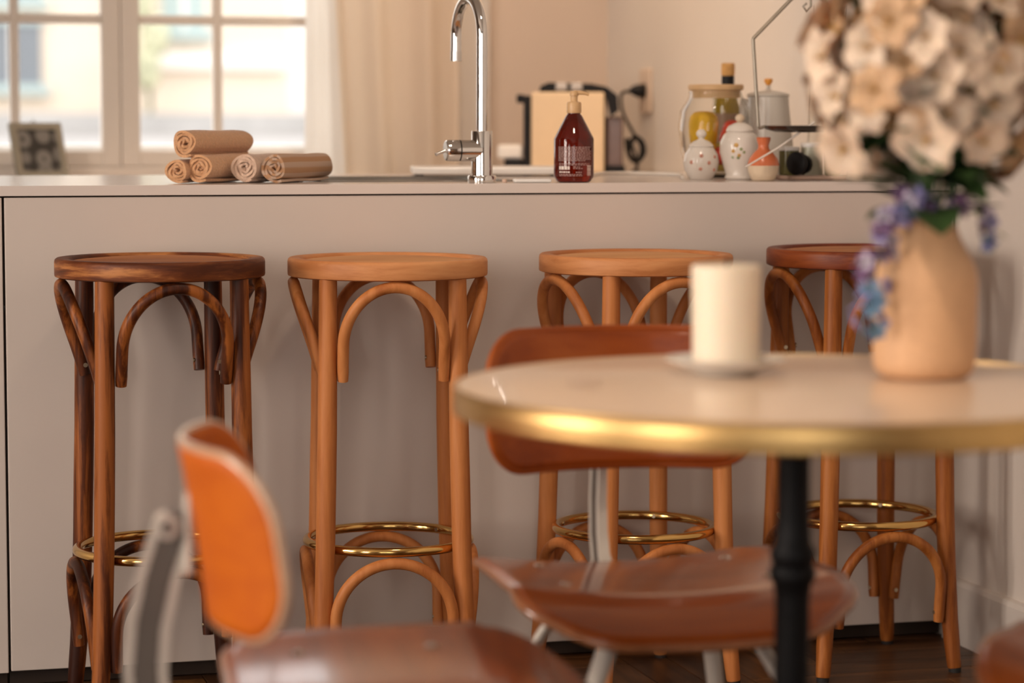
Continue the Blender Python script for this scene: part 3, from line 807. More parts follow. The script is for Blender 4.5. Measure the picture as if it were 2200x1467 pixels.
# ------------------------------------------------------------------ plywood chairs
def rounded_outline(u, v, hw, hd, rc):
    """maps the unit square to a rounded rectangle"""
    x, y = (2*u-1)*hw, (2*v-1)*hd
    ax, ay = abs(x)-(hw-rc), abs(y)-(hd-rc)
    if ax > 0 and ay > 0:
        m = max(ax, ay); l = math.hypot(ax, ay)
        k = m/l
        x = math.copysign(hw-rc+ax*k, x); y = math.copysign(hd-rc+ay*k, y)
    return x, y
def chair(loc, rz, label, seatm, backm, edgem='ply_varnish', SZ=0.452, name='plywood_chair', bz=0.668):
    """local frame: sitter faces -Y"""
    root = tag(empty(name, (loc[0], loc[1], 0), rz), label, 'chair', 'plywood chairs with steel frames round the table')
    def seat_s(x, y):
        f = max(0, (-y-0.075)/0.125)
        z = SZ - 0.006*math.cos(x/0.2*PI/2) - 0.039*f**2.0
        if y > 0.05: z -= 0.30*(y-0.05)**2
        return z + 0.02*(abs(x)/0.2)**2*(1 if y > -0.1 else 0.6)*0.5
    def seat_fn(u, v):
        taper = 1.0-0.07*v
        x, y = rounded_outline(u, v, 0.221*taper, 0.200, 0.055+0.065*max(0, 1-2.2*v))
        return (x, y, seat_s(x, y))
    st = MB().grid(seat_fn, 28, 28).build('seat', seatm, root, smooth=60, solid=0.013, bevel=0.0)
    rim = []
    nseg = 28
    for i in range(nseg): rim.append(seat_fn(i/nseg, 0))
    for i in range(nseg): rim.append(seat_fn(1, i/nseg))
    for i in range(nseg): rim.append(seat_fn(1-i/nseg, 1))
    for i in range(nseg): rim.append(seat_fn(0, 1-i/nseg))
    MB().sweep(rim, 0.0062, 8, closed=True).build('seat_edge', 'ply_edge', st, smooth=80)
    for x, y in ((-0.13, 0.12), (0.13, 0.12), (-0.135, -0.03), (0.135, -0.03)):
        z = seat_s(x, y)+0.0065
        MB().lathe([(0, 0.003), (0.005, 0.0024), (0.0085, 0.0)], 14, (x, y, z)).build('seat_screw', 'chrome_satin', root, smooth=60)
    # backrest, concave towards the sitter
    bh, bw, rc = 0.0925, 0.207, 0.07
    Rb = 0.285
    def back_fn(u, v):
        x, z = rounded_outline(u, v, bw, bh, rc)
        a = x/Rb
        y = 0.234 - Rb*(1-math.cos(a)) + 0.16*z + 0.25*z*z
        return (Rb*math.sin(a), y, bz+z)
    bk_ = MB().grid(back_fn, 36, 16).build('backrest', backm, root, smooth=60, solid=0.010)
    rim = []
    for i in range(36): rim.append(back_fn(i/36, 0))
    for i in range(16): rim.append(back_fn(1, i/16))
    for i in range(36): rim.append(back_fn(1-i/36, 1))
    for i in range(16): rim.append(back_fn(0, 1-i/16))
    MB().sweep(rim, 0.0053, 8, closed=True).build('backrest_edge', edgem, bk_, smooth=80)
    # bracket plate, hinge and post
    br = MB().box((-0.024, 0.2405, bz-0.048), (0.024, 0.249, bz+0.036)).build('bracket', 'steel_grey', root, smooth=0, bevel=0.006)
    MB().sweep([(-0.020, 0.267, bz+0.004), (0.020, 0.267, bz+0.004)], 0.013, 18).build('hinge', 'steel_grey', br, smooth=50)
    MB().sweep([(-0.024, 0.267, bz+0.004), (0.024, 0.267, bz+0.004)], 0.006, 12).build('hinge_pin', 'steel_dark', br, smooth=50)
    MB().box((-0.011, 0.248, bz-0.012), (0.011, 0.268, bz+0.018)).build('lug', 'steel_dark', br, smooth=0, bevel=0.002)
    path = [(0.272, bz+0.004), (0.288, bz-0.045), (0.300, bz-0.10), (0.304, bz-0.15), (0.300, bz-0.20), (0.284, bz-0.245), (0.245, bz-0.27), (0.16, bz-0.272), (0.05, bz-0.265)]
    def strip(x0, x1, off, nm, mt):
        m = MB()
        for i, (y, z) in enumerate(path):
            a = path[max(i-1, 0)]; b = path[min(i+1, len(path)-1)]
            ty, tz = b[0]-a[0], b[1]-a[1]; l = math.hypot(ty, tz); ny, nz = -tz/l, ty/l
            w = 0.75+0.5*min(1, i/5)
            for sx, so in ((x0*w, off), (x1*w, off), (x1*w, off+0.009), (x0*w, off+0.009)):
                m.v.append((sx, y+ny*so, z+nz*so))
        k = len(path)
        for i in range(k-1):
            for j in range(4):
                m.f.append((i*4+j, i*4+(j+1) % 4, (i+1)*4+(j+1) % 4, (i+1)*4+j))
        m.f += [(0, 1, 2, 3), tuple((k-1)*4+j for j in range(4))]
        return m.build(nm, mt, root, smooth=40)
    strip(-0.0065, 0.0065, 0.0, 'post', 'steel_grey')
    strip(-0.006, 0.006, -0.036, 'post_inner_strip', 'steel_grey')
    for s in (-1, 1):
        m = MB()
        for i, (y, z) in enumerate(path):
            a = path[max(i-1, 0)]; b = path[min(i+1, len(path)-1)]
            ty, tz = b[0]-a[0], b[1]-a[1]; l = math.hypot(ty, tz); ny, nz = -tz/l, ty/l
            w = 0.75+0.5*min(1, i/5); x = s*0.0045*w
            for dx, so in ((-0.0012, -0.026), (0.0012, -0.026), (0.0012, -0.001), (-0.0012, -0.001)):
                m.v.append((x+dx, y+ny*so, z+nz*so))
        k = len(path)
        for i in range(k-1):
            for j in range(4): m.f.append((i*4+j, i*4+(j+1) % 4, (i+1)*4+(j+1) % 4, (i+1)*4+j))
        m.build('post_gap_shade', 'steel_dark', root, smooth=40)  # dark sheet put in as the shaded gap between the post strips
    # under-seat frame and folded steel legs
    zf = SZ-0.052
    MB().box((-0.014, -0.10, zf-0.012), (0.014, 0.17, zf+0.012)).build('seat_rail', 'steel_grey', root, smooth=0, bevel=0.004)
    for y in (-0.075, 0.12):
        MB().box((-0.15, y-0.014, zf+0.006), (0.15, y+0.014, zf+0.026)).build('cross_bar', 'steel_grey', root, smooth=0, bevel=0.004)
        for s in (-1, 1):
            MB().sweep([(s*0.135, y, zf+0.026), (s*0.135, y, zf+0.035 if y < 0 else zf+0.044)], 0.009, 10).build('mount', 'rubber_black', root)
    for sy, y0, y1 in ((-1, -0.03, -0.19), (1, 0.08, 0.235)):
        for s in (-1, 1):
            lg = MB().sweep([(s*0.03, y0, zf-0.002), (s*0.10, y0+(y1-y0)*0.42, zf-0.012), (s*0.125, y0+(y1-y0)*0.55, zf-0.06), (s*0.185, y1, 0.012)], [0.012, 0.0145, 0.0135, 0.008], 12, flat_=0.6).build('leg', 'steel_grey', root, smooth=50)
            MB().sweep([(s*0.186, y1, 0.0), (s*0.185, y1, 0.016)], 0.0095, 12).build('foot_cap', 'rubber_black', lg, smooth=50)
    return root
chair((-0.999, -1.612), math.radians(-1.2), 'plywood chair on the far side of the table, its brown backrest toward the counter', 'ply_varnish', 'ply_back', 'ply_back')
chair((-1.432, -2.095), math.radians(84), 'plywood chair seen side-on at left, with bright orange backrest', 'ply_varnish', 'ply_orange', 'ply_edge_highlight', bz=0.622)
chair((-0.583, -2.245), math.radians(-80), 'plywood chair at the lower right corner, only its dark seat front showing', 'ply_varnish', 'ply_varnish')

# ------------------------------------------------------------------ towels
def towel(loc, az, R, L, mat, label, squash=0.93, seed=1, tail=True):
    rnd = random.Random(seed)
    root_loc = Vector(loc)
    m = MB(); uvs = []
    th = 0.0050
    turns = (R-0.003)/0.0058
    n = int(turns*26)
    pitch = (R-0.003)/turns
    sp = []
    s_len = 0
    for i in range(n+1):
        t = i/n
        a = t*turns*2*PI
        r = 0.003+(R-0.003)*t
        wob = 1+0.05*math.sin(3*a+seed)*(1-0.5*t)+0.03*math.sin(1.7*a+2*seed)
        sp.append((a, r*wob))
    a_end = sp[-1][0]
    a0 = -PI/2-a_end+0.5  # finish underneath
    NL = 9
    for k in range(NL+1):
        w = k/NL
        y = L*w
        for i, (a, r) in enumerate(sp):
            t = i/n
            endw = 0.0035*math.sin(2.3*a+seed)*(1 if k in (0, NL) else 0)
            tap = 1-0.10*max(0, (w-0.75)/0.25)**2*(0.6+0.4*math.sin(a+seed))
            dent = 1+0.025*math.sin(9*w+seed+a*0.5)
            for q in (-0.5, 0.5):
                rr = (r+q*th)*tap*(dent if t > 0.7 else 1)
                m.v.append((rr*math.cos(a+a0), y+endw, rr*math.sin(a+a0)*squash))
    row = 2*(n+1)
    for k in range(NL):
        for i in range(n):
            b = k*row+2*i; c2 = (k+1)*row+2*i
            m.f.append((b, b+2, c2+2, c2)); m.f.append((b+1, c2+1, c2+3, b+3))
    for k in (0, NL):
        for i in range(n):
            b = k*row+2*i; m.f.append((b, b+1, b+3, b+2))
    for i in (0, n):
        for k in range(NL):
            b = k*row+2*i; c2 = (k+1)*row+2*i; m.f.append((b, b+1, c2+1, c2))
    o = m.build('rolled_towel', mat, smooth=60)
    uv = o.data.uv_layers.new(name='UVMap')
    # arc length coordinate for woven stripes
    arc = [0]
    for i in range(n): arc.append(arc[-1]+abs(sp[i][1])*(sp[i+1][0]-sp[i][0]))
    for lp in o.data.loops:
        vi = lp.vertex_index; k = vi//row; i = (vi % row)//2
        uv.data[lp.index].uv = (arc[i], L*k/NL)
    o.location = root_loc
    o.rotation_euler = (0, 0, -az)
    lo = min(v.co.z for v in o.data.vertices)
    o.location.z = root_loc.z-lo
    tag(o, label, 'towel', 'rolled towels on the worktop')
    return o
AZ = 0.66
towel((-1.378, 0.10, ZTOP+0.0008), AZ-0.05, 0.0235, 0.23, 'towel_tan', 'tan rolled towel at the bottom left of the small pile', 0.92, 3)
towel((-1.337, 0.09, ZTOP+0.0008), AZ, 0.0262, 0.235, 'towel_tan', 'tan rolled towel in the bottom row, second from the left', 0.97, 5)
towel((-1.364, 0.097, ZTOP+0.0485), AZ-0.02, 0.0250, 0.24, 'towel_tan', 'tan rolled towel lying on top of the other rolls', 1.0, 8)
towel((-1.250, 0.10, ZTOP+0.0008), AZ, 0.0275, 0.22, 'towel_pale', 'pale pinkish rolled towel next to the striped one', 0.97, 11)
towel((-1.197, 0.08, ZTOP+0.0008), AZ, 0.0262, 0.205, 'towel_striped', 'striped tan and cream rolled towel at the right end', 0.98, 14)

# ------------------------------------------------------------------ tap
tp = tag(empty('kitchen_tap', (-0.794, 0.068, ZTOP)), 'chrome swan-neck kitchen tap at the counter edge', 'tap')
MB().lathe([(0, 0.0005), (0.027, 0.0005), (0.0275, 0.004), (0.0275, 0.012), (0.026, 0.014), (0.021, 0.0145)], 40).build('base_flange', 'chrome', tp, smooth=40)
MB().lathe([(0.0205, 0.014), (0.0205, 0.0975), (0.0198, 0.099), (0.0113, 0.0992), (0.0113, 0.0985)], 48).build('body', 'chrome', tp, smooth=40)
da = YAW+0.0-1.03    # spout azimuth measured from +y towards +x (points back left)
sd = Vector((math.sin(da), math.cos(da), 0))
sd = Vector((-0.104, 0.995, 0)).normalized()
Rn = 0.072
pts = [Vector((0, 0, z)) for z in (0.09, 0.14, 0.19, 0.24, 0.27)]
for i in range(0, 25):
    t = PI*i/24
    pts.append(sd*(Rn-Rn*math.cos(t))+Vector((0, 0, 0.280+Rn*math.sin(t)*1.05)))
pts += [sd*2*Rn+Vector((0, 0, 0.28-0.012)), sd*2*Rn+Vector((0, 0, 0.28-0.028))]
MB().sweep(pts, 0.0108, 24).build('swan_neck', 'chrome', tp, smooth=60)
e_ = sd*2*Rn
MB().sweep([e_+Vector((0, 0, 0.255)), e_+Vector((0, 0, 0.236))], 0.0114, 24).build('aerator', 'chrome_satin', tp, smooth=50)
hd = Vector((-1, 0.0, 0))
hz = Vector((0, 0, 0.062))
hb = MB().sweep([hz+hd*0.004, hz+hd*0.044], 0.0205, 36).build('valve_body', 'chrome', tp, smooth=50)
MB().sweep([hz+hd*0.0445, hz+hd*0.046], 0.0195, 36).build('valve_gap', 'black_plastic', hb, smooth=50)
hn = MB().sweep([hz+hd*0.0465, hz+hd*0.068, hz+hd*0.0712, hz+hd*0.0725], [0.0205, 0.0205, 0.0195, 0.016], 36).build('handle', 'chrome', tp, smooth=50)
MB().sweep([hz+hd*0.0722, hz+hd*0.0732], 0.0175, 32).build('handle_cap', 'chrome_satin', hn, smooth=50)
MB().sweep([hz+hd*0.072, hz+hd*0.092+Vector((0, 0, -0.008))], 0.0032, 12).build('lever', 'chrome', hn, smooth=50)

# ------------------------------------------------------------------ soap bottle
sb = tag(empty('soap_bottle', (-0.617, 0.042, ZTOP+0.0005)), 'dark amber soap bottle with beige pump beside the tap', 'bottle')
BR = 0.0388
bo = MB().lathe([(0, 0.002), (0.028, 0.0), (0.033, 0.002), (0.0380, 0.010), (BR, 0.014), (BR, 0.083), (0.0375, 0.087), (0.0160, 0.128), (0.0125, 0.132), (0.0122, 0.138), (0, 0.138)], 56).build('bottle_body', 'amber_glass', sb, smooth=30)
MB().lathe([(0, 0.1335), (0.0138, 0.1335), (0.0142, 0.135), (0.0142, 0.152), (0.0132, 0.1545), (0.0078, 0.1555), (0.0070, 0.157), (0.0070, 0.166), (0.0085, 0.167), (0.0085, 0.1745), (0.0075, 0.176), (0, 0.1765)], 32).build('pump_collar', 'pump_beige', sb, smooth=40)
nd = Vector((0.95, -0.3, 0)).normalized()
MB().sweep([Vector((0, 0, 0.1725)), nd*0.012+Vector((0, 0, 0.1728)), nd*0.022+Vector((0, 0, 0.1715)), nd*0.029+Vector((0, 0, 0.1685))], [0.0050, 0.0042, 0.0034, 0.0027], 12).build('pump_spout', 'pump_beige', sb, smooth=60)
# printed label: rows of fine type, a bold word, a barcode
def print_patch(m, a0, a1, z0, z1):
    k = max(1, int(abs(a1-a0)/0.08)); R_ = BR+0.00025
    for i in range(k):
        p, q = a0+(a1-a0)*i/k, a0+(a1-a0)*(i+1)/k
        n = len(m.v)
        for a, z in ((p, z0), (q, z0), (q, z1), (p, z1)): m.v.append((R_*math.cos(a), R_*math.sin(a), z))
        m.f.append((n, n+1, n+2, n+3))
face = math.atan2(CAM.y-0.042, CAM.x+0.617)
rnd = random.Random(4)
fine, bold = MB(), MB()
def row(m, z, h, a0, a1, wmin, wmax, gap):
    a = a0
    while a < a1-wmin:
        w = min(rnd.uniform(wmin, wmax), a1-a); print_patch(m, a, a+w, z, z+h); a += w+gap
for r_ in range(11): row(fine, 0.0415+r_*0.0026, 0.0013, face-0.85, face+0.98 - (0.3 if r_ == 0 else 0), 0.05, 0.17, 0.035)
for r_ in range(2): row(fine, 0.0335+r_*0.0026, 0.0012, face-0.8, face+0.85, 0.05, 0.14, 0.04)
row(bold, 0.0250, 0.0065, face-0.80, face-0.12, 0.10, 0.16, 0.028)
row(fine, 0.0265, 0.0014, face-0.02, face+0.45, 0.05, 0.14, 0.04); row(fine, 0.0295, 0.0014, face-0.02, face+0.4, 0.05, 0.14, 0.04)
row(bold, 0.0190, 0.0026, face-0.78, face-0.2, 0.06, 0.12, 0.03); row(fine, 0.0190, 0.0018, face+0.1, face+0.4, 0.05, 0.1, 0.03)
for r_ in range(2): row(fine, 0.0128+r_*0.0024, 0.0012, face-0.78, face+0.45, 0.05, 0.15, 0.035)
z = 0.0135
while z < 0.0315:
    w = rnd.choice((0.0005, 0.0009, 0.0014)); print_patch(bold, face+0.72, face+1.0, z, z+w); z += w+rnd.choice((0.0005, 0.0008))
fine.build('label_small_type', 'print_white', bo, smooth=0); bold.build('label_bold_type', 'print_bright', bo, smooth=0)

# white phone and small items at the counter edge
ph = tag(MB().box((-0.036, -0.016, 0), (0.036, 0.016, 0.007)).build('phone', 'white_plastic', smooth=0, bevel=0.003), 'white slab phone lying flat left of the soap bottle', 'phone')
ph.location = (-0.700, 0.045, ZTOP+0.0005); ph.rotation_euler = (0, 0, -0.12)
pl_ = tag(MB().lathe([(0, 0), (0.004, 0.0), (0.0052, 0.003), (0.004, 0.006), (0, 0.0068)], 16).build('pebble', 'tray_pink', smooth=60), 'tiny pinkish pebble-like cap left of the phone', 'cap')
pl_.location = (-0.754, 0.05, ZTOP+0.0005)
# white board behind the sink
bd = tag(empty('cutting_board', (-0.625, 0.66, ZTOP+0.0005), -0.2), 'white board lying on the worktop behind the tap', 'board')
MB().box((-0.165, -0.10, 0.004), (0.165, 0.10, 0.020)).build('slab', 'white_enamel', bd, smooth=0, bevel=0.004)
for sx in (-0.15, 0.15):
    for sy in (-0.085, 0.085): MB().lathe([(0, 0), (0.008, 0), (0.008, 0.005), (0, 0.005)], 12, (sx, sy, 0)).build('rubber_foot', 'rubber_black', bd)
# white cable on the worktop
def spline(pts, n=8):
    P = [Vector(p) for p in pts]; out = []
    for i in range(len(P)-1):
        p0, p1, p2, p3 = P[max(i-1, 0)], P[i], P[i+1], P[min(i+2, len(P)-1)]
        for k in range(n):
            t = k/n
            out.append(0.5*((2*p1)+(p2-p0)*t+(2*p0-5*p1+4*p2-p3)*t*t+(3*p1-p0-3*p2+p3)*t**3))
    return out+[P[-1]]
z_ = ZTOP+0.0042
tag(MB().sweep(spline([(-0.545, 0.26, z_), (-0.47, 0.42, z_), (-0.38, 0.60, z_+0.001), (-0.29, 0.64, z_), (-0.25, 0.50, z_), (-0.285, 0.36, z_), (-0.325, 0.24, z_)]), 0.0038, 8).build('white_cable', 'cord_white', smooth=80), 'white cable looping across the worktop right of the soap bottle', 'cable')

# ------------------------------------------------------------------ photo frame on the sill
pf = tag(empty('photo_frame', (-1.437, YB-0.075, WZ0+0.0), 0.0), 'pewter photo frame with a ring-patterned picture on the window sill', 'photo frame')
pf.rotation_euler = (-0.30, 0.0, 0.42)
pf.location.z = WZ0+0.002
fw, fh, fb = 0.078, 0.155, 0.020
z0f = 0.0
slab_hole(-fw, fw, z0f, fh, -fw+fb, fw-fb, z0f+fb, fh-fb, -0.006, 0.008, 'xzy').build('border', 'frame_pewter', pf, smooth=0, bevel=0.002)
MB().box((-fw+fb-0.002, -0.001, z0f+fb-0.002), (fw-fb+0.002, 0.005, fh-fb+0.002)).build('picture', 'ring_print', pf, smooth=0)
MB().box((-0.012, 0.006, 0.02), (0.012, 0.0075, fh-0.03)).build('easel_strut', 'frame_pewter', pf, smooth=0)
MB().sweep([(0, 0.003, fh), (-0.004, 0.003, fh+0.006), (0, 0.003, fh+0.011), (0.004, 0.003, fh+0.006), (0, 0.003, fh)], 0.0012, 6).build('hanger', 'frame_pewter', pf)

# ------------------------------------------------------------------ coffee machine
cm = tag(empty('coffee_machine', (-0.098, 1.80, 0.9055), -0.285), 'cream and black coffee machine near the kitchen corner', 'coffee machine')
def cb(n, a, b, m, bev=0.004): return MB().box(a, b).build(n, m, cm, smooth=0, bevel=bev)
cb('side_panel', (-0.100, 0, 0.0), (0.094, 0.020, 0.214), 'machine_cream', 0.006)
cb('body', (-0.092, 0.021, 0.004), (0.098, 0.16, 0.208), 'black_plastic', 0.01)
m = MB()
for y in (0.012, 0.15):
    for x, z in ((-0.080, 0.212), (-0.076, 0.230), (-0.055, 0.239), (0.06, 0.236), (0.10, 0.228), (0.128, 0.206), (0.132, 0.165), (0.112, 0.15), (0.10, 0.20), (0.09, 0.212)): m.v.append((x, y, z))
for i in range(10): m.f.append((i, (i+1) % 10, 10+(i+1) % 10, 10+i))
m.f += [tuple(range(10)), tuple(range(10, 20))]
m.build('top_cover', 'black_plastic', cm, smooth=30)
for x in (-0.035, 0.005): cb('button', (x, 0.008, 0.219), (x+0.03, 0.03, 0.239), 'button_grey', 0.003)
cb('front_column', (-0.121, 0.01, 0.0), (-0.101, 0.13, 0.205), 'black_plastic')
cb('spout_head', (-0.140, 0.03, 0.185), (-0.118, 0.10, 0.208), 'black_plastic')
cb('drip_tray', (-0.172, 0.005, 0.0), (-0.122, 0.135, 0.036), 'black_plastic')
cb('cup_grid', (-0.190, 0.015, 0.0365), (-0.123, 0.125, 0.075), 'white_enamel', 0.008)
cb('water_tank', (0.099, 0.03, 0.0), (0.145, 0.14, 0.15), 'machine_smoke', 0.008)
cb('tank_base', (0.096, 0.025, 0.0), (0.15, 0.145, 0.02), 'black_plastic', 0.003)
so = tag(empty('wall_socket', (XR-0.001, 1.945, 1.125)), 'cream socket plate on the wall right of the coffee machine', 'socket')
MB().box((-0.010, -0.045, -0.06), (0, 0.045, 0.06)).build('plate', 'wall_tan', so, smooth=0, bevel=0.004)
MB().sweep([(-0.0105, 0, 0.0), (-0.0095, 0, 0.0)], 0.022, 20).build('socket_well', 'joint_dark', so)
pg = tag(empty('power_cord', (XR-0.012, 1.945, 1.125)), 'black plug and dangling cord from the wall socket', 'cord')
MB().sweep([(-0.001, 0, 0), (-0.014, 0, 0.0), (-0.028, 0, 0.001), (-0.038, 0, -0.001)], [0.018, 0.019, 0.014, 0.008], 14).build('plug', 'black_plastic', pg, smooth=60)
MB().sweep(spline([(-0.038, 0, -0.001), (-0.07, -0.02, -0.01), (-0.075, -0.05, -0.06), (-0.045, -0.06, -0.12), (-0.03, -0.07, -0.15), (-0.045, -0.09, -0.185), (-0.075, -0.10, -0.17), (-0.075, -0.08, -0.13), (-0.05, -0.07, -0.16), (-0.05, -0.10, -0.205), (-0.07, -0.13, -0.213)]), 0.0045, 8).build('cord', 'black_plastic', pg, smooth=80)
MB().sweep(spline([(-0.055, -0.075, -0.12), (-0.03, -0.08, -0.14), (-0.028, -0.085, -0.17), (-0.05, -0.085, -0.19), (-0.068, -0.08, -0.165), (-0.055, -0.075, -0.13)]), 0.0075, 8).build('cord_bundle', 'black_plastic', pg, smooth=80)

# ------------------------------------------------------------------ jars, pots and stand on the right end of the worktop
ZW = ZTOP+0.0006
def at_(name, loc, label, cat, rz=0): return tag(empty(name, loc, rz), label, cat)
# glass jar
jr = at_('glass_jar', (-0.196, 0.40, ZW), 'glass jar with bamboo lid holding yellow and red sweets', 'jar')
MB().lathe([(0, 0.002), (0.052, 0.0), (0.060, 0.006), (0.073, 0.06), (0.078, 0.105), (0.074, 0.140), (0.060, 0.163), (0.056, 0.172), (0.056, 0.180), (0.0535, 0.180), (0.0535, 0.172), (0.0575, 0.162), (0.071, 0.139), (0.075, 0.105), (0.070, 0.06), (0.057, 0.009), (0.05, 0.005), (0, 0.006)], 56).build('glass', 'clear_glass', jr, smooth=60)
MB().lathe([(0, 0.166), (0.052, 0.166), (0.052, 0.182), (0.058, 0.184), (0.059, 0.192), (0.057, 0.195), (0, 0.196)], 48).build('lid', 'bamboo', jr, smooth=40)
def blob(n, c, r, mat, par, sq=(1, 1, 1), seed=0):
    m = MB(); rn = random.Random(seed)
    ph_ = [rn.uniform(0, 6) for _ in range(4)]
    nu, nv = 14, 10
    def fn(u, v):
        a, b = u*2*PI, (v-0.5)*PI
        k = 1+0.10*math.sin(3*a+ph_[0])*math.cos(b)+0.08*math.sin(4*b+ph_[1])
        return (c[0]+r*sq[0]*k*math.cos(b)*math.cos(a), c[1]+r*sq[1]*k*math.cos(b)*math.sin(a), c[2]+r*sq[2]*k*math.sin(b))
    m.grid(fn, nu, nv)
    return m.build(n, mat, par, smooth=70)
blob('yellow_sweets', (-0.032, -0.016, 0.100), 0.032, 'jar_yellow', jr, (1.0, 1.0, 1.3), 1)
blob('yellow_sweets', (-0.030, -0.02, 0.062), 0.022, 'jar_yellow', jr, (1.2, 0.9, 0.8), 2)
blob('red_sweets', (0.030, -0.022, 0.088), 0.026, 'jar_red', jr, (1.1, 1, 1.2), 3)
blob('pink_sweets', (-0.026, -0.006, 0.034), 0.023, 'jar_pink', jr, (1.2, 1, 0.85), 4)
blob('red_sweets', (0.012, -0.01, 0.045), 0.024, 'jar_red', jr, (1.2, 1, 0.85), 5)
# oil bottle behind the jar
ob = at_('oil_bottle', (-0.095, 0.60, ZW), 'olive oil bottle with cork stopper standing behind the glass jar', 'bottle')
MB().lathe([(0, 0), (0.031, 0), (0.033, 0.003), (0.033, 0.150), (0.030, 0.165), (0.014, 0.185), (0.0125, 0.195), (0.0125, 0.215), (0, 0.215)], 36).build('glass', 'oil_glass', ob, smooth=40)
MB().lathe([(0.0335, 0.07), (0.0335, 0.135)], 36).build('label_band', 'bottle_label', ob, smooth=40)
MB().lathe([(0.0130, 0.196), (0.0140, 0.2), (0.0140, 0.217), (0, 0.218)], 24).build('neck_sleeve', 'black_plastic', ob, smooth=40)
MB().lathe([(0, 0.217), (0.0135, 0.217), (0.015, 0.222), (0.015, 0.242), (0.013, 0.245), (0, 0.245)], 24).build('cork_stopper', 'cork', ob, smooth=40)
# white tall pot behind
wp = at_('coffee_pot', (-0.070, 0.42, ZW), 'tall white conical coffee pot with a tiny orange knob', 'pot')
MB().lathe([(0, 0), (0.056, 0), (0.059, 0.004), (0.057, 0.04), (0.044, 0.155), (0.0435, 0.170), (0.0415, 0.170), (0.0425, 0.155), (0.054, 0.04), (0, 0.03)], 48).build('body', 'porcelain_grey', wp, smooth=50)
MB().lathe([(0, 0.1705), (0.0445, 0.1705), (0.046, 0.173), (0.043, 0.177), (0.02, 0.182), (0.006, 0.185), (0.004, 0.19), (0.004, 0.194), (0, 0.194)], 40).build('lid', 'porcelain_grey', wp, smooth=50)
MB().lathe([(0, 0.194), (0.004, 0.1945), (0.0095, 0.203), (0.0085, 0.208), (0, 0.2095)], 20).build('knob', 'orange_knob', wp, smooth=50)
MB().sweep(spline([(-0.050, -0.012, 0.06), (-0.062, -0.016, 0.10), (-0.062, -0.016, 0.14), (-0.058, -0.014, 0.165)]), [0.010]*8+[0.008]*16+[0.006], 12).build('spout', 'porcelain_grey', wp, smooth=60)
# sugar bowl
sg = at_('sugar_bowl', (-0.292, 0.22, ZW), 'small round white sugar bowl with pink dots', 'sugar bowl')
sgb = MB().lathe([(0, 0), (0.022, 0), (0.024, 0.003), (0.033, 0.018), (0.0365, 0.034), (0.034, 0.051), (0.026, 0.063), (0.024, 0.066), (0, 0.066)], 40).build('bowl', 'porcelain', sg, smooth=50)
MB().lathe([(0.0255, 0.0655), (0.026, 0.068), (0.018, 0.076), (0.007, 0.081), (0.005, 0.085), (0, 0.085)], 36).build('lid', 'porcelain', sg, smooth=50)
MB().lathe([(0, 0.083), (0.006, 0.084), (0.0105, 0.090), (0.0105, 0.095), (0.006, 0.101), (0, 0.102)], 24).build('knob', 'porcelain', sg, smooth=60)
def dots(par, prof, items, mat, nm):
    for a, z, r in items:
        for (r0, z0), (r1, z1) in zip(prof, prof[1:]):
            if z0 <= z <= z1: rr = r0+(r1-r0)*(z-z0)/(z1-z0); break
        d = Vector((math.cos(a), math.sin(a), 0)); p = d*(rr-0.0004)+Vector((0, 0, z))
        MB().sweep([p, p+d*0.0012], [r, r*0.8], 10).build(nm, mat, par, smooth=60)
pr_ = [(0.024, 0.003), (0.033, 0.018), (0.0365, 0.034), (0.034, 0.051), (0.026, 0.063)]
dots(sgb, pr_, [(-1.9, 0.048, 0.0042), (-1.95, 0.022, 0.004), (-1.45, 0.034, 0.004), (-2.5, 0.035, 0.004), (-1.0, 0.046, 0.004), (-1.0, 0.02, 0.004)], 'pink_dot', 'dot')
# ginger jar with floral print
gj = at_('ginger_jar', (-0.222, 0.185, ZW), 'plump cream lidded jar with a floral spray', 'jar')
gp = [(0.027, 0.0), (0.030, 0.004), (0.027, 0.010), (0.033, 0.028), (0.0405, 0.055), (0.0400, 0.076), (0.033, 0.091), (0.026, 0.097)]
gjb = MB().lathe([(0, 0)]+gp+[(0, 0.098)], 44).build('body', 'porcelain', gj, smooth=50)
MB().lathe([(0.027, 0.0965), (0.0285, 0.099), (0.024, 0.108), (0.012, 0.114), (0.006, 0.116), (0, 0.116)], 40).build('lid', 'porcelain', gj, smooth=50)
MB().lathe([(0, 0.115), (0.005, 0.116), (0.0095, 0.122), (0.0095, 0.127), (0.005, 0.132), (0, 0.133)], 24).build('knob', 'cream_glaze', gj, smooth=60)
dots(gjb, gp[2:], [(-2.1, 0.07, 0.005), (-2.25, 0.058, 0.004), (-1.95, 0.05, 0.004)], 'gold_print', 'painted_flower')
dots(gjb, gp[2:], [(-2.0, 0.045, 0.0035), (-1.85, 0.062, 0.0035), (-2.3, 0.046, 0.003), (-1.7, 0.056, 0.003)], 'leaf_print', 'painted_leaf')
# terracotta jug
tj = at_('bud_vase', (-0.205, 0.095, ZW), 'little orange bud vase with a cream dipped base', 'vase')
tp_ = [(0.021, 0.0), (0.024, 0.003), (0.0305, 0.018), (0.0320, 0.030), (0.0285, 0.044), (0.019, 0.056), (0.0115, 0.063), (0.0105, 0.070), (0.0135, 0.080), (0.0145, 0.085), (0.013, 0.0865), (0.0095, 0.08)]
MB().lathe([(0, 0)]+tp_[:4], 36).build('dipped_base', 'cream_glaze', tj, smooth=50)
MB().lathe(tp_[3:]+[(0.008, 0.07), (0, 0.06)], 36).build('upper_body', 'terracotta', tj, smooth=50)
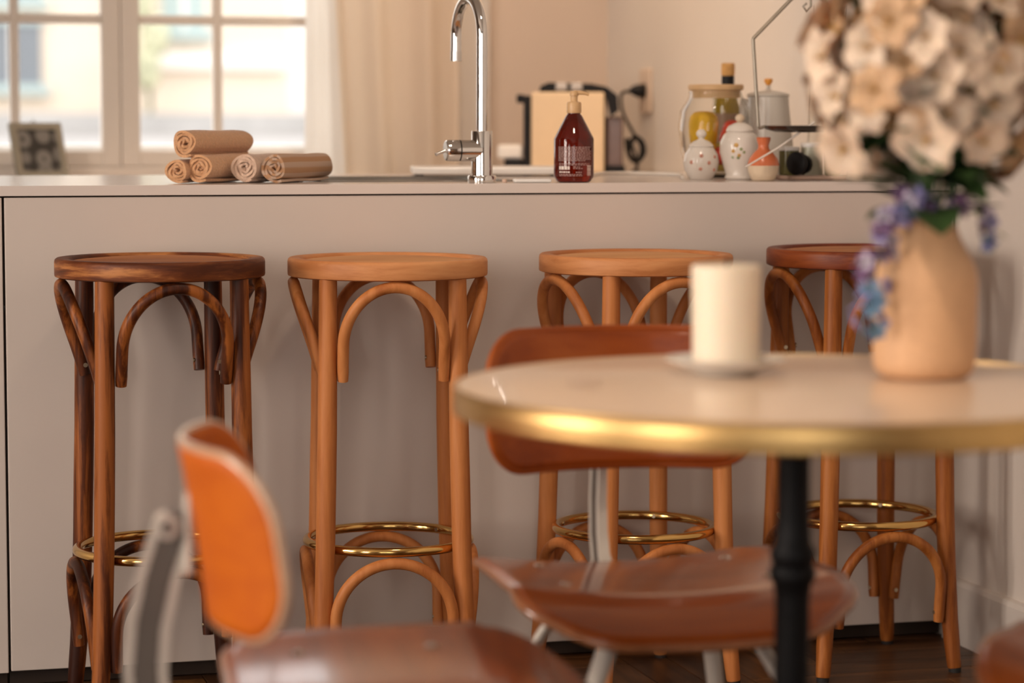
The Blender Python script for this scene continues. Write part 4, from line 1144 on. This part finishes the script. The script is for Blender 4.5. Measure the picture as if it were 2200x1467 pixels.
# pink tray with dark knobbed grinder and olive tumblers
tr = tag(MB().box((-0.062, -0.05, 0), (0.062, 0.05, 0.008)).build('tray', 'tray_pink', smooth=0, bevel=0.003), 'small pinkish tray under the olive tumblers behind the flowers', 'tray')
tr.location = (-0.068, 0.19, ZW)
def tumbler(x, y, r, h, mat, label):
    o = tag(empty('tumbler', (x, y, ZW+0.0085)), label, 'tumbler', 'olive tumblers on the small tray')
    MB().lathe([(0, 0.0), (r*0.94, 0), (r, 0.003), (r, h*0.86), (r*0.96, h*0.86), (r*0.9, 0.006), (0, 0.006)], 32).build('cup', mat, o, smooth=50)
    MB().lathe([(r*0.97, h*0.84), (r*1.04, h*0.88), (r*1.04, h*0.96), (r*0.97, h), (r*0.93, h*0.97), (r*0.93, h*0.86)], 32, closed=True).build('rim', 'white_enamel', o, smooth=50)
tumbler(-0.106, 0.205, 0.021, 0.058, 'olive_glass', 'olive glass tumbler behind the black knob')
tumbler(-0.056, 0.205, 0.023, 0.066, 'pale_olive', 'pale olive tumbler in the middle of the small tray')
tumbler(-0.027, 0.165, 0.016, 0.062, 'olive_glass', 'slim olive tumbler at the right end of the tray')
kb = at_('black_knob', (-0.100, 0.157, ZW+0.0085), 'black double knob standing on the small tray', 'knob')
q_ = Vector((-0.85, -0.5, 0)).normalized()
MB().sweep([q_*0.020+Vector((0, 0, 0.0245)), q_*0.017+Vector((0, 0, 0.0245)), q_*0.006+Vector((0, 0, 0.0245)), q_*0.003+Vector((0, 0, 0.0245))], [0.019, 0.0235, 0.0235, 0.018], 26).build('knob_disc', 'black_plastic', kb, smooth=50)
MB().sweep([q_*0.003+Vector((0, 0, 0.0245)), q_*-0.004+Vector((0, 0, 0.0245))], 0.008, 14).build('axle', 'black_plastic', kb, smooth=50)
MB().sweep([q_*-0.004+Vector((0, 0, 0.0225)), q_*-0.016+Vector((0, 0, 0.0225))], [0.021, 0.018], 24).build('knob_disc', 'black_plastic', kb, smooth=50)
# tall glass decanter
dg = at_('glass_decanter', (0.019, 0.30, ZW), 'tall narrow glass decanter with thin reeds, half hidden by the flowers', 'decanter')
MB().lathe([(0, 0.002), (0.038, 0.0), (0.042, 0.005), (0.044, 0.05), (0.042, 0.13), (0.036, 0.22), (0.030, 0.30), (0.034, 0.36), (0.032, 0.36), (0.028, 0.30), (0.034, 0.22), (0.040, 0.13), (0.042, 0.05), (0.040, 0.008), (0, 0.006)], 48).build('glass', 'clear_glass', dg, smooth=60)
for dx, dy, tx in ((0.004, -0.006, -0.022), (0.004, -0.004, 0.020), (0.012, 0.0, 0.03)):
    MB().sweep([(dx, dy, 0.19), (dx+tx*0.5, dy, 0.33), (dx+tx, dy, 0.42)], 0.0013, 6).build('reed', 'steel_dark' if tx < 0 else 'bamboo', dg)
# hanging wire frame with dish
ws = at_('hanging_wire_frame', (-0.124, 0.075, ZW), 'bent wire frame hanging from above, carrying a shallow black dish', 'hanger')
wire = [(-0.100, 0, 0.108), (-0.113, 0, 0.281), (0, 0, 0.392), (0.113, 0, 0.281), (0.100, 0, 0.108)]
for a, b in zip(wire, wire[1:]): MB().sweep([a, b], 0.0037, 8).build('frame_wire', 'wire_zinc', ws, smooth=60)
MB().sweep([(0, 0, 0.352), (-0.008, 0, 0.346), (0, 0, 0.336), (0.009, 0, 0.346), (0.008, 0, 0.37), (0, 0, 0.392)], 0.0024, 8).build('hook', 'wire_zinc', ws, smooth=60)
MB().sweep([(0, 0, 0.392), (0, 0, ZC-ZW)], 0.0015, 6).build('hanging_wire', 'wire_zinc', ws, smooth=60)
MB().lathe([(0, 0.096), (0.060, 0.097), (0.078, 0.102), (0.088, 0.109), (0.085, 0.110), (0.075, 0.105), (0.06, 0.101), (0, 0.100)], 44).build('dish', 'dish_black', ws, smooth=50)
for sx in (-1, 1): MB().sweep([(sx*0.100, 0, 0.108), (sx*0.097, 0, 0.104), (sx*0.091, 0, 0.106), (sx*0.086, 0, 0.109)], 0.003, 8).build('hook_eye', 'wire_zinc', ws, smooth=60)
# white stick leaning over the bud vase
tag(MB().sweep([(-0.262, 0.045, ZW+0.028), (-0.195, 0.040, ZW+0.066), (-0.120, 0.036, ZW+0.117)], [0.0028, 0.0036, 0.0036], 10, flat_=0.6).build('stirring_stick', 'cord_white', smooth=60), 'long pale stick leaning in front of the orange bud vase', 'stick')

# ------------------------------------------------------------------ outside, across the street
struct(MB().box((-40, YB+0.5, -0.6), (60, 60, -0.5)).build('ground', 'pavement', smooth=0), 'pale street outside the kitchen window')
hs = tag(empty('house', (4, 30, -0.5)), 'pale yellow house across the street, seen through the window', 'house')
def hb_(n, a, b, m, par=None, bev=0.0):
    p = par or hs
    return MB().box((a[0]-4, a[1]-30, a[2]+0.5), (b[0]-4, b[1]-30, b[2]+0.5)).build(n, m, p, smooth=0, bevel=bev)
hb_('wall', (-8, 30, -0.5), (2.2, 36, 7.5), 'facade_yellow')
hb_('wall', (2.201, 29.9, -0.5), (4.35, 36, 7.5), 'facade_yellow')
hb_('wall', (4.351, 30.3, -0.5), (12, 36, 7.5), 'facade_pale')
hb_('cornice', (2.2, 29.75, 1.72), (4.3, 29.9, 1.95), 'facade_pale')
hb_('roof', (-8.3, 29.3, 7.5), (12.3, 36.5, 7.8), 'garden_wall')
def hwin(x0, x1, z0, z1, y, shutter=True, pane='pane_dark'):
    f = hb_('window', (x0, y-0.06, z0), (x1, y, z1), pane)
    if shutter:
        hb_('sill', (x0-0.1, y-0.2, z0-0.14), (x1+0.1, y, z0), 'shutter_teal', f); hb_('lintel', (x0-0.05, y-0.1, z1), (x1+0.05, y, z1+0.1), 'shutter_teal', f)
    hb_('pane_bar', ((x0+x1)/2-0.03, y-0.09, z0), ((x0+x1)/2+0.03, y-0.061, z1), 'facade_pale', f)
hwin(0.25, 1.02, 1.50, 2.30, 30); hwin(0.25, 1.02, 2.65, 3.6, 30); hwin(2.62, 3.2, 2.24, 3.2, 29.9, True, 'shutter_teal'); hwin(-1.5, -0.7, 1.5, 2.3, 30); hwin(5.2, 6.2, 2.0, 3.2, 30.3)
hb_('wall_lamp', (2.05, 29.8, 1.75), (2.2, 29.95, 1.95), 'white_plastic')
gw = tag(empty('garden_wall', (3, 27, -0.5)), 'grey garden wall in front of the yellow house', 'wall')
MB().box((-11, 0, 0), (9, 0.3, 1.35)).build('lower_course', 'garden_wall_pale', gw, smooth=0)
MB().box((-11.05, -0.04, 1.35), (9.05, 0.34, 1.62)).build('coping', 'garden_wall', gw, smooth=0)
tg = tag(empty('climbing_plant', (2.35, 29.3, -0.5)), 'climbing green plant on the yellow facade outside', 'plant')
for k in range(5): blob('foliage_clump', (0.1*math.sin(k*2.1), 0, 2.2+0.45*k), 0.28, 'hedge', tg, (0.7, 0.6, 1.0), k)
MB().sweep([(0, 0, 0), (0.03, 0, 1), (0, 0, 4.0)], 0.03, 8).build('stem', 'stem_green', tg)
